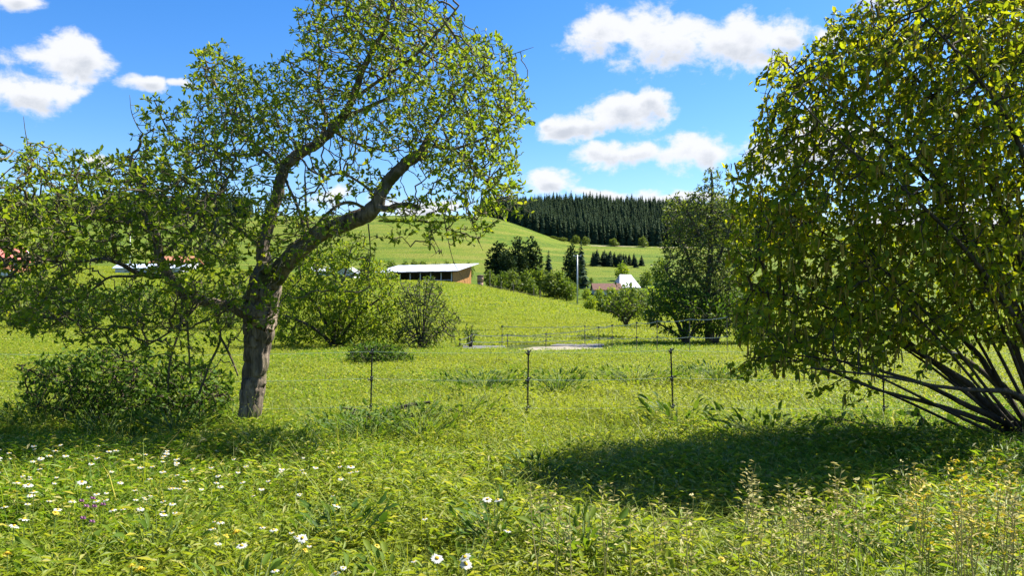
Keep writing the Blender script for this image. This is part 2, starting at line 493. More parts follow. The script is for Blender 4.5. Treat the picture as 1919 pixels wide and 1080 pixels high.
# ------------------------------------------------------------------ terrain
COLS = [-900, -300, 0, 400, 700, 830, 920, 1000, 1060, 1150, 1235, 1300, 1600, 2000, 2800]
ROWS = {
    40: [626] * 15,
    70: [585, 585, 583, 580, 578, 579, 583, 590, 594, 598, 600, 600, 600, 600, 600],
    110: [545, 545, 543, 540, 540, 544, 553, 565, 577, 592, 596, 597, 597, 597, 597],
    150: [515, 515, 512, 517, 524, 528, 538, 553, 569, 590, 594, 594, 594, 594, 594],
    165: [508, 508, 506, 512, 521, 526, 536, 554, 569, 588, 592, 592, 592, 592, 592],
    185: [505, 505, 500, 508, 519, 526, 536, 551, 560, 570, 575, 578, 580, 580, 580],
    210: [503, 503, 500, 503, 513, 521, 530, 540, 547, 548, 550, 552, 560, 560, 560],
    280: [490, 490, 488, 485, 486, 490, 497, 503, 503, 503, 505, 508, 515, 515, 515],
    350: [465, 465, 460, 450, 436, 439, 450, 470, 478, 484, 487, 490, 495, 495, 495],
    420: [430, 430, 428, 418, 404, 403, 408, 438, 468, 471, 472, 475, 480, 480, 480],
    450: [420, 420, 418, 412, 402, 402, 407, 436, 461, 463, 464, 466, 470, 470, 470],
    500: [412, 412, 410, 408, 403, 403, 407, 425, 445, 445, 446, 448, 455, 455, 455],
    560: [402, 402, 400, 404, 406, 407, 406, 408, 411, 411, 413, 417, 430, 430, 430],
    620: [397, 397, 397, 402, 410, 410, 402, 394, 392, 394, 398, 403, 418, 418, 418],
    800: [450] * 15,
    1500: [560] * 15,
    4000: [569] * 15,
}
_cu = np.arctan((np.array(COLS) - 959.5) / F)
_ds = [0.0, 30.0] + list(ROWS)
_zt = [np.zeros(15), np.zeros(15)] + [EYE + d * (570.0 - np.array(r, float)) / F for d, r in ROWS.items()]
_zt = np.array(_zt)
# resample on a regular (angle, log distance) grid and soften the joints
_ga = np.linspace(_cu[0], _cu[-1], 121)
_gl = np.linspace(math.log(2.0), math.log(4000.0), 260)
_G = np.zeros((len(_gl), len(_ga)))
_tmp = np.array([np.interp(_ga, _cu, row) for row in _zt])
for j in range(len(_ga)):
    _G[:, j] = np.interp(np.exp(_gl), _ds, _tmp[:, j])
for _ in range(3):
    _G[1:-1] = (_G[:-2] + 2 * _G[1:-1] + _G[2:]) / 4
    _G[:, 1:-1] = (_G[:, :-2] + 2 * _G[:, 1:-1] + _G[:, 2:]) / 4


def zg(x, y):
    """ground height, arrays welcome"""
    x = np.asarray(x, float); y = np.asarray(y, float)
    ang = np.arctan2(x, y)
    a = np.clip(ang, _ga[0], _ga[-1])
    r = np.hypot(x, y)
    d = np.maximum(r * np.cos(a), 2.0)
    fa = (a - _ga[0]) / (_ga[1] - _ga[0])
    fl = np.clip((np.log(d) - _gl[0]) / (_gl[1] - _gl[0]), 0, len(_gl) - 1.001)
    ia = np.clip(fa.astype(int), 0, len(_ga) - 2); il = fl.astype(int)
    ta = fa - ia; tl = fl - il
    z = (_G[il, ia] * (1 - ta) + _G[il, ia + 1] * ta) * (1 - tl) + (_G[il + 1, ia] * (1 - ta) + _G[il + 1, ia + 1] * ta) * tl
    und = 0.05 * np.sin(x * 0.9 + 1.3) * np.sin(y * 0.7) * np.clip(r / 4, 0, 1) + 0.03 * np.sin(x * 2.3 + y * 1.7)
    z = z + und * (1 - 0.92 * np.exp(-((r - 27) / 5.0) ** 4))
    z = z + np.clip((r - 40) / 120, 0, 1) * (0.25 * np.sin(x * 0.16 + 0.4) * np.sin(y * 0.11) + 0.5 * np.sin(x * 0.045 + y * 0.03))
    return z


def at_ground(px, d):
    x = (px - 959.5) / F * d
    return np.array([x, d, float(zg(x, d))])


def build_ground():
    ang = np.concatenate([np.linspace(-180, -52, 33)[:-1], np.linspace(-52, 52, 261), np.linspace(52, 180, 33)[1:-1]])
    ang = np.radians(ang)
    rad = np.concatenate([[0.0], np.exp(np.linspace(math.log(0.6), math.log(6500), 230))])
    A, Rr = np.meshgrid(ang, rad)
    X = np.sin(A) * Rr; Y = np.cos(A) * Rr
    V = np.stack([X, Y, zg(X, Y)], -1).reshape(-1, 3)
    na = len(ang)
    i, j = np.meshgrid(np.arange(len(rad) - 1), np.arange(na), indexing='ij')
    k = (j + 1) % na
    Q = np.stack([i * na + j, (i + 1) * na + j, (i + 1) * na + k, i * na + k], -1).reshape(-1, 4)
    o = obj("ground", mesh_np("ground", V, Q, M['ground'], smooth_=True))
    tag(o, kind='structure')


build_ground()


def sheet(name, quad_px, mat, lift=0.02, nu=40, nv=8):
    """a strip that lies on the terrain; corners are (px, distance) pairs"""
    c = [np.array(q, float) for q in quad_px]
    V = []
    for v in np.linspace(0, 1, nv):
        for u in np.linspace(0, 1, nu):
            p = (c[0] * (1 - u) + c[1] * u) * (1 - v) + (c[3] * (1 - u) + c[2] * u) * v
            g = at_ground(p[0], p[1])
            V.append((g[0], g[1], g[2] + lift))
    i, j = np.meshgrid(np.arange(nv - 1), np.arange(nu - 1), indexing='ij')
    Q = np.stack([i * nu + j, i * nu + j + 1, (i + 1) * nu + j + 1, (i + 1) * nu + j], -1).reshape(-1, 4)
    return tag(obj(name, mesh_np(name, V, Q, mat)), kind='structure')


sheet("path", [(956, 24.7), (1130, 26.3), (1126, 28.4), (1000, 27.4)], M['concrete'], lift=.05)
sheet("path", [(1030, 28.5), (1132, 28.8), (1132, 30.2), (1045, 30.2)], M['stone_grey'], lift=.03)
sheet("path", [(868, 26.4), (950, 26.2), (946, 28.2), (868, 28.2)], M['stone_grey'], nu=20, lift=.05)
sheet("gravel_track", [(1085, 450), (1300, 450), (1300, 453.5), (1085, 453.5)], M['gravel'], lift=0.12)

# ------------------------------------------------------------------ leaves and twigs
LEAF_SMALL = (np.array([[0, 0, 0], [0.45, 0.5, 0.12], [0.5, 0, -0.04], [0.45, -0.5, 0.12], [1, 0, -0.10]]),
              np.array([[0, 2, 4, 1], [0, 3, 4, 2]]))
LEAF_OVAL = (np.array([[0, 0, 0], [0.28, 0.36, 0.05], [0.70, 0.48, 0.07], [1, 0, -0.10], [0.70, -0.48, 0.07], [0.28, -0.36, 0.05], [0.5, 0, -0.04]]),
             np.array([[0, 6, 2, 1], [6, 3, 2, 2], [0, 5, 4, 6], [6, 4, 3, 3]]))
LEAF_BROAD = (np.array([[0, 0, 0], [0.22, 0.42, 0.08], [0.62, 0.47, 0.06], [1, 0, -0.16], [0.62, -0.47, 0.06], [0.22, -0.42, 0.08], [0.25, 0, 0.0], [0.65, 0, -0.03]]),
              np.array([[0, 6, 1, 1], [6, 7, 2, 1], [7, 3, 2, 2], [0, 5, 6, 6], [5, 4, 7, 6], [4, 3, 7, 7]]))


def split_tq(Fq):
    Fq = np.asarray(Fq)
    t = Fq[:, 2] == Fq[:, 3]
    return [Fq[t][:, :3], Fq[~t]]


def leaf_frames(n, dirs, up_bias=0.6):
    """dirs (n,3) along the leaf; returns X (length), Y (width), Z (normal)"""
    X = dirs / (np.linalg.norm(dirs, axis=1)[:, None] + 1e-9)
    N = rng.normal(0, 1, (n, 3)) + np.array([0, 0, up_bias * 2])
    N = N - X * np.sum(N * X, 1)[:, None]
    N /= np.linalg.norm(N, axis=1)[:, None] + 1e-9
    return X, np.cross(N, X), N


def leaf_batch(pos, X, Y, Z, L, W, tmpl):
    T, Fq = tmpl
    n, k = len(pos), len(T)
    V = (pos[:, None, :] + T[None, :, 0, None] * L[:, None, None] * X[:, None, :]
         + T[None, :, 1, None] * W[:, None, None] * Y[:, None, :]
         + T[None, :, 2, None] * L[:, None, None] * Z[:, None, :]).reshape(-1, 3)
    base = np.arange(n)[:, None, None] * k
    parts = [(q[None] + base).reshape(-1, q.shape[1]) for q in split_tq(Fq) if len(q)]
    var = np.repeat(rng.random(n), k)
    return V, parts, var


_leaf_mesh = {}


def leaf_mesh(key, tmpl, asp, mat):
    if key not in _leaf_mesh:
        T = tmpl[0].copy()
        T[:, 1] *= asp
        _leaf_mesh[key] = mesh_np(key, T, split_tq(tmpl[1]), mat)
    return _leaf_mesh[key]


def place(o, pos, X, Y, Z, L):
    m = Matrix(((X[0] * L, Y[0] * L, Z[0] * L, pos[0]), (X[1] * L, Y[1] * L, Z[1] * L, pos[1]), (X[2] * L, Y[2] * L, Z[2] * L, pos[2]), (0, 0, 0, 1)))
    o.matrix_local = m


def to_px(p):
    p = np.asarray(p)
    c, s = math.cos(PITCH), math.sin(PITCH)
    y = p[:, 1] * c + (p[:, 2] - EYE) * s
    z = -p[:, 1] * s + (p[:, 2] - EYE) * c
    return 959.5 + F * p[:, 0] / y, 540 - F * z / y, y


def front_pick(pos, n, cell):
    """indices of the n points that lie in front, spread over the picture"""
    px, py, d = to_px(pos)
    ok = (px > 2) & (px < 1917) & (py > 2) & (py < 1078)
    idx = np.where(ok)[0]
    idx = idx[np.argsort(d[idx])]
    seen, out = set(), []
    for i in idx:
        k = (int(px[i] // cell), int(py[i] // cell))
        if k in seen: continue
        seen.add(k); out.append(i)
    out = np.array(out, dtype=int)
    if len(out) > n:
        out = rng.permutation(out)[:n]
    return out


def leaves(pos, dirs, Lr, asp, tmpl, mat, parent, name='foliage', singles=0, cell=22, single_name='leaf', up_bias=0.25):
    n = len(pos)
    X, Y, Z = leaf_frames(n, dirs, up_bias)
    L = rng.uniform(Lr[0], Lr[1], n)
    pick = front_pick(pos + X * L[:, None] * 0.5, singles, cell) if singles else np.array([], dtype=int)
    rest = np.setdiff1d(np.arange(n), pick)
    V, Fs, var = leaf_batch(pos[rest], X[rest], Y[rest], Z[rest], L[rest], L[rest] * asp, tmpl)
    o = part(name, V, Fs, mat, parent, {'var': ('POINT', var)})
    o['kind'] = 'stuff'
    if len(pick):
        me = leaf_mesh(single_name + mat.name, tmpl, asp, mat)
        base = np.array(parent.location)
        for i in pick:
            l = obj(single_name, me, parent)
            place(l, pos[i] - base, X[i], Y[i], Z[i], L[i])
    return o


def colonize(seeds, attract, step, infl, kill, iters, jitter=0.25, grav=0.0, maxnodes=14000):
    pos = [np.array(seeds, float)]
    ns = len(seeds)
    par = list(range(-1, ns - 1)); par = [-1] * ns
    allp = pos[0].copy()
    A = np.array(attract, float)
    D = np.full(len(A), 1e9); I = np.zeros(len(A), dtype=int)

    def upd(newp, off):
        for s in range(0, len(newp), 400):
            q = newp[s:s + 400]
            d2 = ((A[:, None, :] - q[None]) ** 2).sum(-1)
            j = d2.argmin(1); dm = np.sqrt(d2[np.arange(len(A)), j])
            b = dm < D
            D[b] = dm[b]; I[b] = off + s + j[b]
    upd(allp, 0)
    cnt = np.zeros(ns, dtype=int)
    for it in range(iters):
        act = (D < infl)
        if not act.any():
            break
        idx = I[act]
        dv = A[act] - allp[idx]
        dv /= np.linalg.norm(dv, axis=1)[:, None] + 1e-9
        S = np.zeros_like(allp)
        np.add.at(S, idx, dv)
        grow = np.unique(idx)
        grow = grow[cnt[grow] < 4]
        if not len(grow) or len(allp) > maxnodes:
            break
        d = S[grow]
        d /= np.linalg.norm(d, axis=1)[:, None] + 1e-9
        d += rng.normal(0, jitter, d.shape) + np.array([0, 0, grav])
        d /= np.linalg.norm(d, axis=1)[:, None] + 1e-9
        new = allp[grow] + d * step * rng.uniform(0.8, 1.2, (len(grow), 1))
        cnt[grow] += 1
        off = len(allp)
        allp = np.vstack([allp, new]); cnt = np.concatenate([cnt, np.zeros(len(new), dtype=int)])
        par += [int(g) for g in grow]
        upd(new, off)
        keep = D > kill
        A = A[keep]; D = D[keep]; I = I[keep]
        if not len(A):
            break
    return allp, np.array(par), ns


def radii(par, ns, rt, p=0.42, rmax=0.05):
    n = len(par)
    c = np.ones(n)
    for i in range(n - 1, ns - 1, -1):
        c[par[i]] += c[i]
    return np.minimum(rt * c ** p, rmax), c


def twigs(allp, par, rad, ns, sides=4):
    """one prism for each edge"""
    e = np.arange(ns, len(allp))
    a, b = allp[par[e]], allp[e]
    ra, rb = np.minimum(rad[par[e]], rad[e] * 1.35), rad[e]
    T = b - a
    T /= np.linalg.norm(T, axis=1)[:, None] + 1e-9
    up = np.where(np.abs(T[:, 2:3]) < 0.9, np.array([[0, 0, 1.0]]), np.array([[1.0, 0, 0]]))
    U = np.cross(T, up); U /= np.linalg.norm(U, axis=1)[:, None]
    W = np.cross(T, U)
    th = np.linspace(0, 2 * np.pi, sides, endpoint=False)
    ring = np.cos(th)[None, :, None] * U[:, None] + np.sin(th)[None, :, None] * W[:, None]
    Va = a[:, None] + ring * ra[:, None, None]
    Vb = (b + T * rb[:, None] * 0.5)[:, None] + ring * rb[:, None, None]
    V = np.concatenate([Va, Vb], 1).reshape(-1, 3)
    base = (np.arange(len(e)) * 2 * sides)[:, None]
    Q = [np.concatenate([base + j, base + (j + 1) % sides, base + sides + (j + 1) % sides, base + sides + j], 1) for j in range(sides)]
    return V, np.concatenate(Q)


def in_blobs(blobs, n, d0):
    """points in a union of ellipsoids, given in picture units and metres of depth: (px, py, rx, ry, ddepth, half depth, weight)"""
    w = np.array([b[2] * b[3] * b[6] for b in blobs], float)
    k = rng.choice(len(blobs), n, p=w / w.sum())
    out = []
    for i in k:
        px, py, rx, ry, dd, hd, _ = blobs[i]
        v = rng.normal(0, 1, 3)
        v *= rng.random() ** (1 / 3) / np.linalg.norm(v)
        out.append(P(px + v[0] * rx, py + v[1] * ry, d0 + dd + v[2] * hd))
    return np.array(out)


def limb(pts, d0, name, mat, parent, n=10, rough=0.08, per=6, seed=0, thick=1.0):
    """pts rows: px, py, depth offset, radius in px. Returns centre line and radii in metres"""
    s = spline(pts, per)
    c = np.array([P(a, b, d0 + dd) for a, b, dd, _ in s])
    r = np.array([max(q[3], 0.8) * thick * (d0 + q[2]) / F for q in s])
    g = np.random.default_rng(seed)
    wob = g.normal(0, 1, (len(c), 3))
    wob = (wob + np.roll(wob, 1, 0) + np.roll(wob, -1, 0)) / 3
    c[1:-1] += wob[1:-1] * np.minimum(r[1:-1, None] * 0.22, 0.012)
    V, Fc = tube(c, r, n, True, rough, seed)
    quads = np.array([f for f in Fc if len(f) == 4]) if n != 4 else np.array(Fc[:-2])
    mb = MB(); mb.add(V - np.array(parent.location), Fc)
    mb.build(name, mat, parent, smooth_=True)
    return c, r


# ------------------------------------------------------------------ the apple tree
def apple_tree():
    d0 = 8.9
    b = at_ground(463, d0)
    root = empty("apple_tree", b, "old apple tree with thick leaning trunk and tangled spreading crown on the left", "tree")
    seeds = []
    TR = [(456, 850, 0, 40), (461, 822, 0, 31), (467, 780, 0, 25), (473, 730, 0, 25.5), (480, 679, 0, 26.5), (485, 630, 0, 31), (488, 594, 0, 37), (492, 560, 0, 37), (497, 525, 0, 33), (506, 500, 0, 26)]
    limb(TR, d0, "trunk", M['apple_bark'], root, n=44, rough=0.075, per=12, seed=1, thick=.82)
    LI = [
        [(470, 590, 0, 22), (450, 579, -.05, 19), (424, 573, -.1, 17), (382, 563, -.2, 16), (339, 545, -.3, 15), (311, 508, -.35, 14), (297, 479, -.35, 13), (292, 440, -.4, 12), (273, 398, -.4, 11), (264, 340, -.45, 12), (252, 316, -.45, 9), (244, 293, -.45, 5)],
        [(318, 520, -.33, 10), (265, 513, -.5, 8), (223, 494, -.7, 7), (188, 486, -.8, 6), (120, 492, -1.0, 4.5), (40, 480, -1.2, 3)],
        [(270, 514, -.5, 5), (251, 518, -.6, 5), (205, 520, -.7, 4), (167, 548, -.8, 3), (120, 590, -.9, 2)],
        [(497, 545, .05, 24), (496, 505, .12, 21), (492, 470, .2, 19), (502, 421, .25, 17), (519, 369, .3, 15.5), (531, 323, .3, 15), (541, 304, .3, 16), (571, 284, .3, 15), (600, 266, .3, 14), (621, 242, .25, 12.5), (642, 221, .2, 12), (659, 193, .1, 11), (667, 165, 0, 10), (690, 110, -.1, 8), (722, 50, -.2, 6.5), (745, -30, -.3, 4)],
        [(505, 535, -.05, 26), (528, 506, -.1, 27), (554, 474, -.15, 25), (586, 450, -.2, 23), (621, 428, -.25, 23), (663, 411, -.3, 23), (695, 398, -.35, 22), (709, 374, -.4, 19), (723, 348, -.4, 18), (740, 326, -.4, 17), (765, 302, -.4, 16), (786, 290, -.4, 16), (797, 286, -.4, 11)],
        [(782, 292, -.4, 9), (800, 272, -.4, 8.5), (818, 274, -.45, 7.5), (846, 281, -.5, 6.5), (877, 298, -.6, 5), (905, 330, -.7, 3.5), (930, 375, -.8, 2.5)],
        [(785, 285, -.4, 8), (797, 263, -.3, 6.5), (820, 225, -.2, 5.5), (850, 180, -.1, 5), (890, 140, 0, 4), (920, 110, 0, 3)],
        [(709, 388, -.4, 11), (722, 391, -.5, 9), (747, 384, -.7, 8), (768, 383, -.8, 6.5), (786, 390, -.9, 5)],
        [(572, 458, -.25, 8), (568, 421, -.3, 6.5), (554, 379, -.3, 5.5), (536, 340, -.2, 5)],
        [(690, 392, -.4, 6), (649, 379, -.6, 6), (617, 397, -.7, 5), (590, 425, -.75, 4)],
        [(705, 372, -.4, 6), (688, 352, -.6, 5.5), (665, 336, -.7, 5), (638, 326, -.75, 4.5), (610, 334, -.8, 4), (590, 360, -.8, 3)],
        [(577, 430, -.2, 5), (573, 380, -.1, 4.5), (572, 345, 0, 3.5), (571, 330, 0, 3)],
        [(531, 318, .3, 9), (490, 280, .4, 7), (450, 245, .5, 6), (420, 190, .6, 5), (395, 140, .6, 3.5), (380, 100, .6, 2)],
        [(490, 290, .4, 6), (430, 290, .5, 5.5), (370, 275, .5, 4.5), (320, 250, .4, 3.5), (290, 190, .4, 2.2)],
        [(600, 266, .3, 8), (610, 220, .6, 6.5), (596, 160, .8, 5.5), (600, 100, 1.0, 4.5), (590, 40, 1.0, 3)],
        [(642, 221, .2, 8), (690, 200, .4, 7), (750, 170, .6, 6), (800, 120, .7, 5), (850, 70, .8, 3.5)],
        [(663, 185, .1, 7), (710, 150, -.3, 6), (770, 110, -.6, 5), (820, 60, -.8, 4), (860, 10, -.9, 3)],
        [(700, 90, -.1, 6), (660, 40, 0, 5), (640, -20, 0, 4)],
        [(621, 242, .25, 6), (650, 262, .1, 5), (690, 275, 0, 4), (735, 285, 0, 3)],
        [(846, 281, -.5, 5), (880, 270, -.4, 4.5), (920, 250, -.3, 3.5), (960, 215, -.3, 2.5)],
        [(292, 440, -.4, 8), (240, 420, -.6, 6.5), (180, 410, -.8, 5.5), (110, 400, -1, 4), (50, 390, -1.1, 3)],
        [(264, 335, -.45, 7), (220, 340, -.6, 5.5), (160, 330, -.7, 4.5), (100, 325, -.8, 3.5), (60, 310, -.8, 2)],
        [(300, 480, -.35, 7), (350, 440, -.6, 6), (380, 400, -.7, 5), (410, 360, -.8, 4), (430, 330, -.8, 3)],
        [(273, 398, -.4, 6), (320, 350, -.3, 5.5), (360, 320, -.2, 4.5), (400, 300, -.1, 3.5)],
        [(400, 570, -.1, 6), (413, 632, -.3, 5), (395, 680, -.4, 4), (372, 740, -.5, 3.5)],
        [(345, 550, -.25, 6), (336, 620, -.4, 4.5), (318, 680, -.5, 4), (315, 735, -.5, 3)],
        [(413, 632, -.3, 4.5), (432, 668, -.35, 4), (446, 705, -.4, 3)],
        [(350, 552, -.2, 5), (352, 620, -.2, 4), (358, 720, -.2, 3)],
        [(380, 560, -.2, 5), (340, 605, -.7, 4), (290, 640, -.9, 3.2), (225, 672, -1.0, 2)],
        [(60, 315, -.8, 2.6), (55, 285, -.8, 2), (48, 250, -.8, 1.4), (44, 218, -.8, .8)], [(90, 320, -.8, 2.2), (40, 290, -.9, 1.6), (0, 268, -.9, .9)],
        [(290, 240, .4, 2.6), (268, 250, .4, 2.2), (248, 215, .4, 1.5), (243, 178, .4, .8)],
        [(940, 110, 0, 2.2), (970, 98, 0, 1.5), (1000, 88, 0, .8)], [(830, 395, -.8, 2.4), (838, 440, -.8, 1.8), (850, 490, -.8, 1.2), (872, 530, -.8, .8)],
        [(800, 400, -.8, 2.2), (812, 445, -.8, 1.6), (830, 480, -.8, .9)], [(690, 420, -.4, 2.6), (694, 470, -.5, 2), (690, 520, -.5, 1.3), (700, 548, -.5, .8)], [(880, 400, -.8, 2), (892, 440, -.8, 1.3), (905, 470, -.8, .8)],
        [(494, 470, .2, 9), (460, 440, .1, 7), (430, 420, .0, 6), (390, 420, -.1, 5), (360, 440, -.2, 4)],
    ]
    for i, l in enumerate(LI):
        big = max(q[3] for q in l)
        c, r = limb(l, d0, "limb" if big > 10 else "branch", M['apple_bark'] if big > 6.5 else M['twig'], root, n=16 if big > 10 else 8, rough=0.07 if big > 10 else 0.05, seed=10 + i, thick=.66 if big > 10 else .5)
        seeds.append(c[max(2, len(c) // 5):])
    # pale sawn end of the cut right limb and of the broken stub
    seeds = np.concatenate(seeds)
    bl = [  # px, py, rx, ry, ddepth, half depth, weight
        (110, 420, 135, 110, -.6, 1.6, 1.05), (215, 360, 130, 78, -.5, 1.4, 1.15), (60, 540, 95, 90, -.8, 1.3, .8), (160, 590, 150, 62, -.6, 1.2, .6),
        (330, 420, 140, 110, -.4, 1.5, 1.0), (340, 320, 110, 75, -.2, 1.4, 1.2), (370, 530, 120, 70, -.5, 1.2, .6),
        (425, 180, 90, 85, .5, 1.1, 1.0), (470, 255, 125, 75, .3, 1.3, 1.15), (560, 190, 110, 95, .4, 1.3, 1.15), (635, 60, 95, 90, .3, 1.2, 1.0),
        (720, 50, 125, 90, 0, 1.3, 1.0), (800, 105, 130, 95, .1, 1.4, 1.1), (905, 160, 90, 105, .1, 1.1, 1.0), (945, 200, 62, 70, 0, .8, .9),
        (855, 260, 110, 90, -.2, 1.2, 1.0), (900, 330, 75, 65, -.5, .9, .9), (945, 300, 45, 65, -.4, .7, .7), (720, 200, 125, 90, .2, 1.3, .95),
        (925, 375, 55, 45, -.7, .7, .55), (820, 395, 80, 50, -.7, .8, .35), (770, 430, 90, 60, -.7, .7, .12), (525, 430, 65, 85, -.2, .8, .5),
        (605, 420, 70, 55, -.6, .8, .45), (645, 330, 85, 60, -.4, .9, .35), (450, 400, 90, 80, 0, 1.1, .8), (690, -60, 190, 80, 0, 1.4, .8),
        (470, 560, 90, 60, -.4, .9, .35), (330, 640, 110, 60, -.5, .7, .22), (620, 500, 80, 60, -.5, .6, .14), (410, 105, 40, 30, .6, .5, .5),
        (800, 275, 55, 45, -.4, .6, .9), (860, 330, 60, 45, -.6, .7, .7), (880, 410, 60, 50, -.8, .7, .35), (960, 370, 45, 45, -.8, .5, .4),
        (-90, 440, 120, 130, -.9, 1.4, .9), (90, 300, 80, 40, -.7, .8, .7), (300, 215, 45, 45, .4, .5, .55), (10, 345, 60, 40, -.7, .8, .7), (385, 120, 40, 40, .6, .5, .6),
    ]
    bl = [(a, b, c, d, e - .25, f * 1.15, g) for a, b, c, d, e, f, g in bl]
    A = in_blobs(bl, 16500, d0)
    allp, par, ns = colonize(seeds, A, 0.072, 0.80, 0.075, 100, jitter=0.45, grav=-0.03, maxnodes=30000)
    rad, c = radii(par, ns, 0.0019, 0.42, 0.018)
    V, Q = twigs(allp, par, rad, ns)
    o = part("twigs", V, Q, M['twig'], root)
    o['kind'] = 'stuff'
    # leaf clusters at the thin ends
    e = np.arange(ns, len(allp))
    thin = e[c[e] < 9]
    rep = rng.choice([0, 1, 3, 6], len(thin), p=[.31, .21, .26, .22])
    src = np.repeat(thin, rep)
    T = allp[src] - allp[par[src]]
    T /= np.linalg.norm(T, axis=1)[:, None] + 1e-9
    pos = allp[src] - T * rng.random((len(src), 1)) * 0.03
    dirs = T * 0.55 + rng.normal(0, .65, T.shape) + np.array([0, 0, 0.25])
    leaves(pos, dirs, (0.036, 0.078), 0.46, LEAF_OVAL, M['apple_leaf'], root, singles=300, cell=26)
    print("apple nodes", len(allp), "leaves", len(pos))


# ------------------------------------------------------------------ the hazel
def hazel():
    d0 = 7.7
    b = at_ground(1960, d0)
    root = empty("hazel_bush", b, "large hazel bush with hanging yellow catkins and fanning dark stems on the right", "bush")
    px0, py0 = 1960, 862
    ST = [
        [(px0, py0, 0, 22), (1906, 822, -.1, 15), (1862, 797, -.2, 10), (1821, 781, -.3, 8.5), (1749, 759, -.5, 7), (1695, 744, -.6, 5.5), (1654, 734, -.7, 4.5), (1617, 722, -.8, 3.5), (1540, 690, -.9, 2.5)],
        [(px0, py0, .1, 24), (1919, 808, .1, 20), (1875, 772, .1, 16), (1837, 747, .1, 12), (1818, 722, .1, 11), (1770, 690, 0, 9), (1700, 650, -.1, 7), (1610, 600, -.2, 5), (1500, 560, -.3, 3), (1410, 545, -.3, 2)],
        [(px0, py0, -.1, 20), (1894, 800, -.2, 12), (1837, 772, -.3, 10), (1780, 744, -.4, 8), (1736, 722, -.5, 7), (1686, 706, -.6, 5.5), (1590, 680, -.7, 4), (1480, 665, -.8, 2.5)],
        [(px0, py0, .3, 18), (1925, 760, .3, 14), (1891, 737, .3, 12), (1862, 709, .3, 10), (1843, 681, .3, 9), (1790, 620, .4, 7.5), (1700, 540, .5, 6), (1600, 470, .5, 4), (1480, 400, .5, 2.5)],
        [(px0 + 5, py0, .5, 18), (1930, 720, .6, 13), (1891, 646, .6, 11), (1859, 611, .6, 9.5), (1812, 574, .7, 8), (1740, 500, .7, 6.5), (1640, 400, .8, 5), (1530, 310, .8, 3), (1440, 270, .8, 2)],
        [(px0, py0, -.3, 16), (1935, 770, -.6, 11), (1891, 735, -.8, 9), (1840, 733, -1.0, 7.5), (1760, 725, -1.2, 6), (1650, 705, -1.4, 4), (1520, 690, -1.5, 2.5)],
        [(px0, py0, -.3, 17), (1940, 690, -.7, 11), (1890, 580, -1.0, 9), (1810, 470, -1.2, 7), (1700, 360, -1.4, 5), (1580, 270, -1.5, 3), (1490, 180, -1.5, 2)],
        [(px0 + 8, py0, .2, 18), (1955, 640, .3, 12), (1915, 480, .3, 10), (1850, 330, .2, 8), (1760, 200, .2, 5.5), (1650, 120, .1, 3.5), (1560, 80, .1, 2)],
        [(px0 + 10, py0, -.3, 18), (1975, 620, -.6, 12), (1960, 430, -.9, 9.5), (1905, 260, -1.1, 7.5), (1820, 130, -1.2, 5), (1720, 20, -1.2, 3)],
        [(px0 + 15, py0, .6, 18), (1985, 600, 1.0, 12), (1975, 400, 1.3, 9.5), (1940, 200, 1.5, 7), (1880, 50, 1.6, 5), (1800, -60, 1.6, 3)],
        [(px0 + 15, py0, 0, 18), (2020, 600, 0, 12), (2040, 400, 0, 9), (2050, 200, 0, 7), (2020, 0, 0, 5), (1960, -120, 0, 3)],
        [(px0 + 20, py0, -.2, 17), (2080, 640, -.5, 11), (2170, 450, -.7, 8), (2240, 250, -.8, 5.5), (2270, 100, -.8, 3)],
        [(px0 + 25, py0, .3, 17), (2110, 690, .5, 11), (2250, 560, .7, 8), (2370, 420, .8, 5)],
        [(px0 + 25, py0, 0, 15), (2120, 750, 0, 9), (2270, 690, 0, 7), (2400, 620, 0, 4)],
        [(px0, py0, .8, 15), (1900, 760, 1.3, 10), (1830, 690, 1.7, 8), (1740, 640, 2.0, 6), (1640, 590, 2.1, 4), (1530, 560, 2.1, 2.5)],
    ]
    ST += [[(px0, py0, 0, 17), (1930, 640, -.1, 11), (1840, 470, -.2, 9), (1720, 320, -.3, 7), (1600, 215, -.3, 5), (1510, 150, -.3, 3), (1455, 100, -.3, 1.5)],
           [(px0 + 5, py0, -.2, 16), (1945, 620, -.2, 11), (1890, 420, -.2, 9), (1800, 250, -.3, 7), (1690, 120, -.3, 5), (1600, 50, -.3, 2.5)]]
    for k in range(16):                        # more thin shoots between the main stems
        tx, ty = 1480 + 30 * k + rng.uniform(-25, 25), np.interp(k, [0, 5, 10, 15], [640, 520, 300, 60]) + rng.uniform(-60, 60)
        fx = px0 + rng.uniform(-10, 20); dd = rng.uniform(-1.0, 1.0)
        ST.append([(fx, py0, dd * .1, 8), (fx + (tx - fx) * .3, py0 + (ty - py0) * .36 + 15, dd * .5, 5.5), (fx + (tx - fx) * .65, py0 + (ty - py0) * .72 + 10, dd * .9, 3.8), (tx, ty, dd, 1.8)])
    seeds = []
    for i, l in enumerate(ST):
        c, r = limb(l, d0, "stem", M['hazel_bark'], root, n=9, rough=0.05, seed=60 + i, thick=.58)
        seeds.append(c[len(c) // 4:])
    seeds = np.concatenate(seeds)
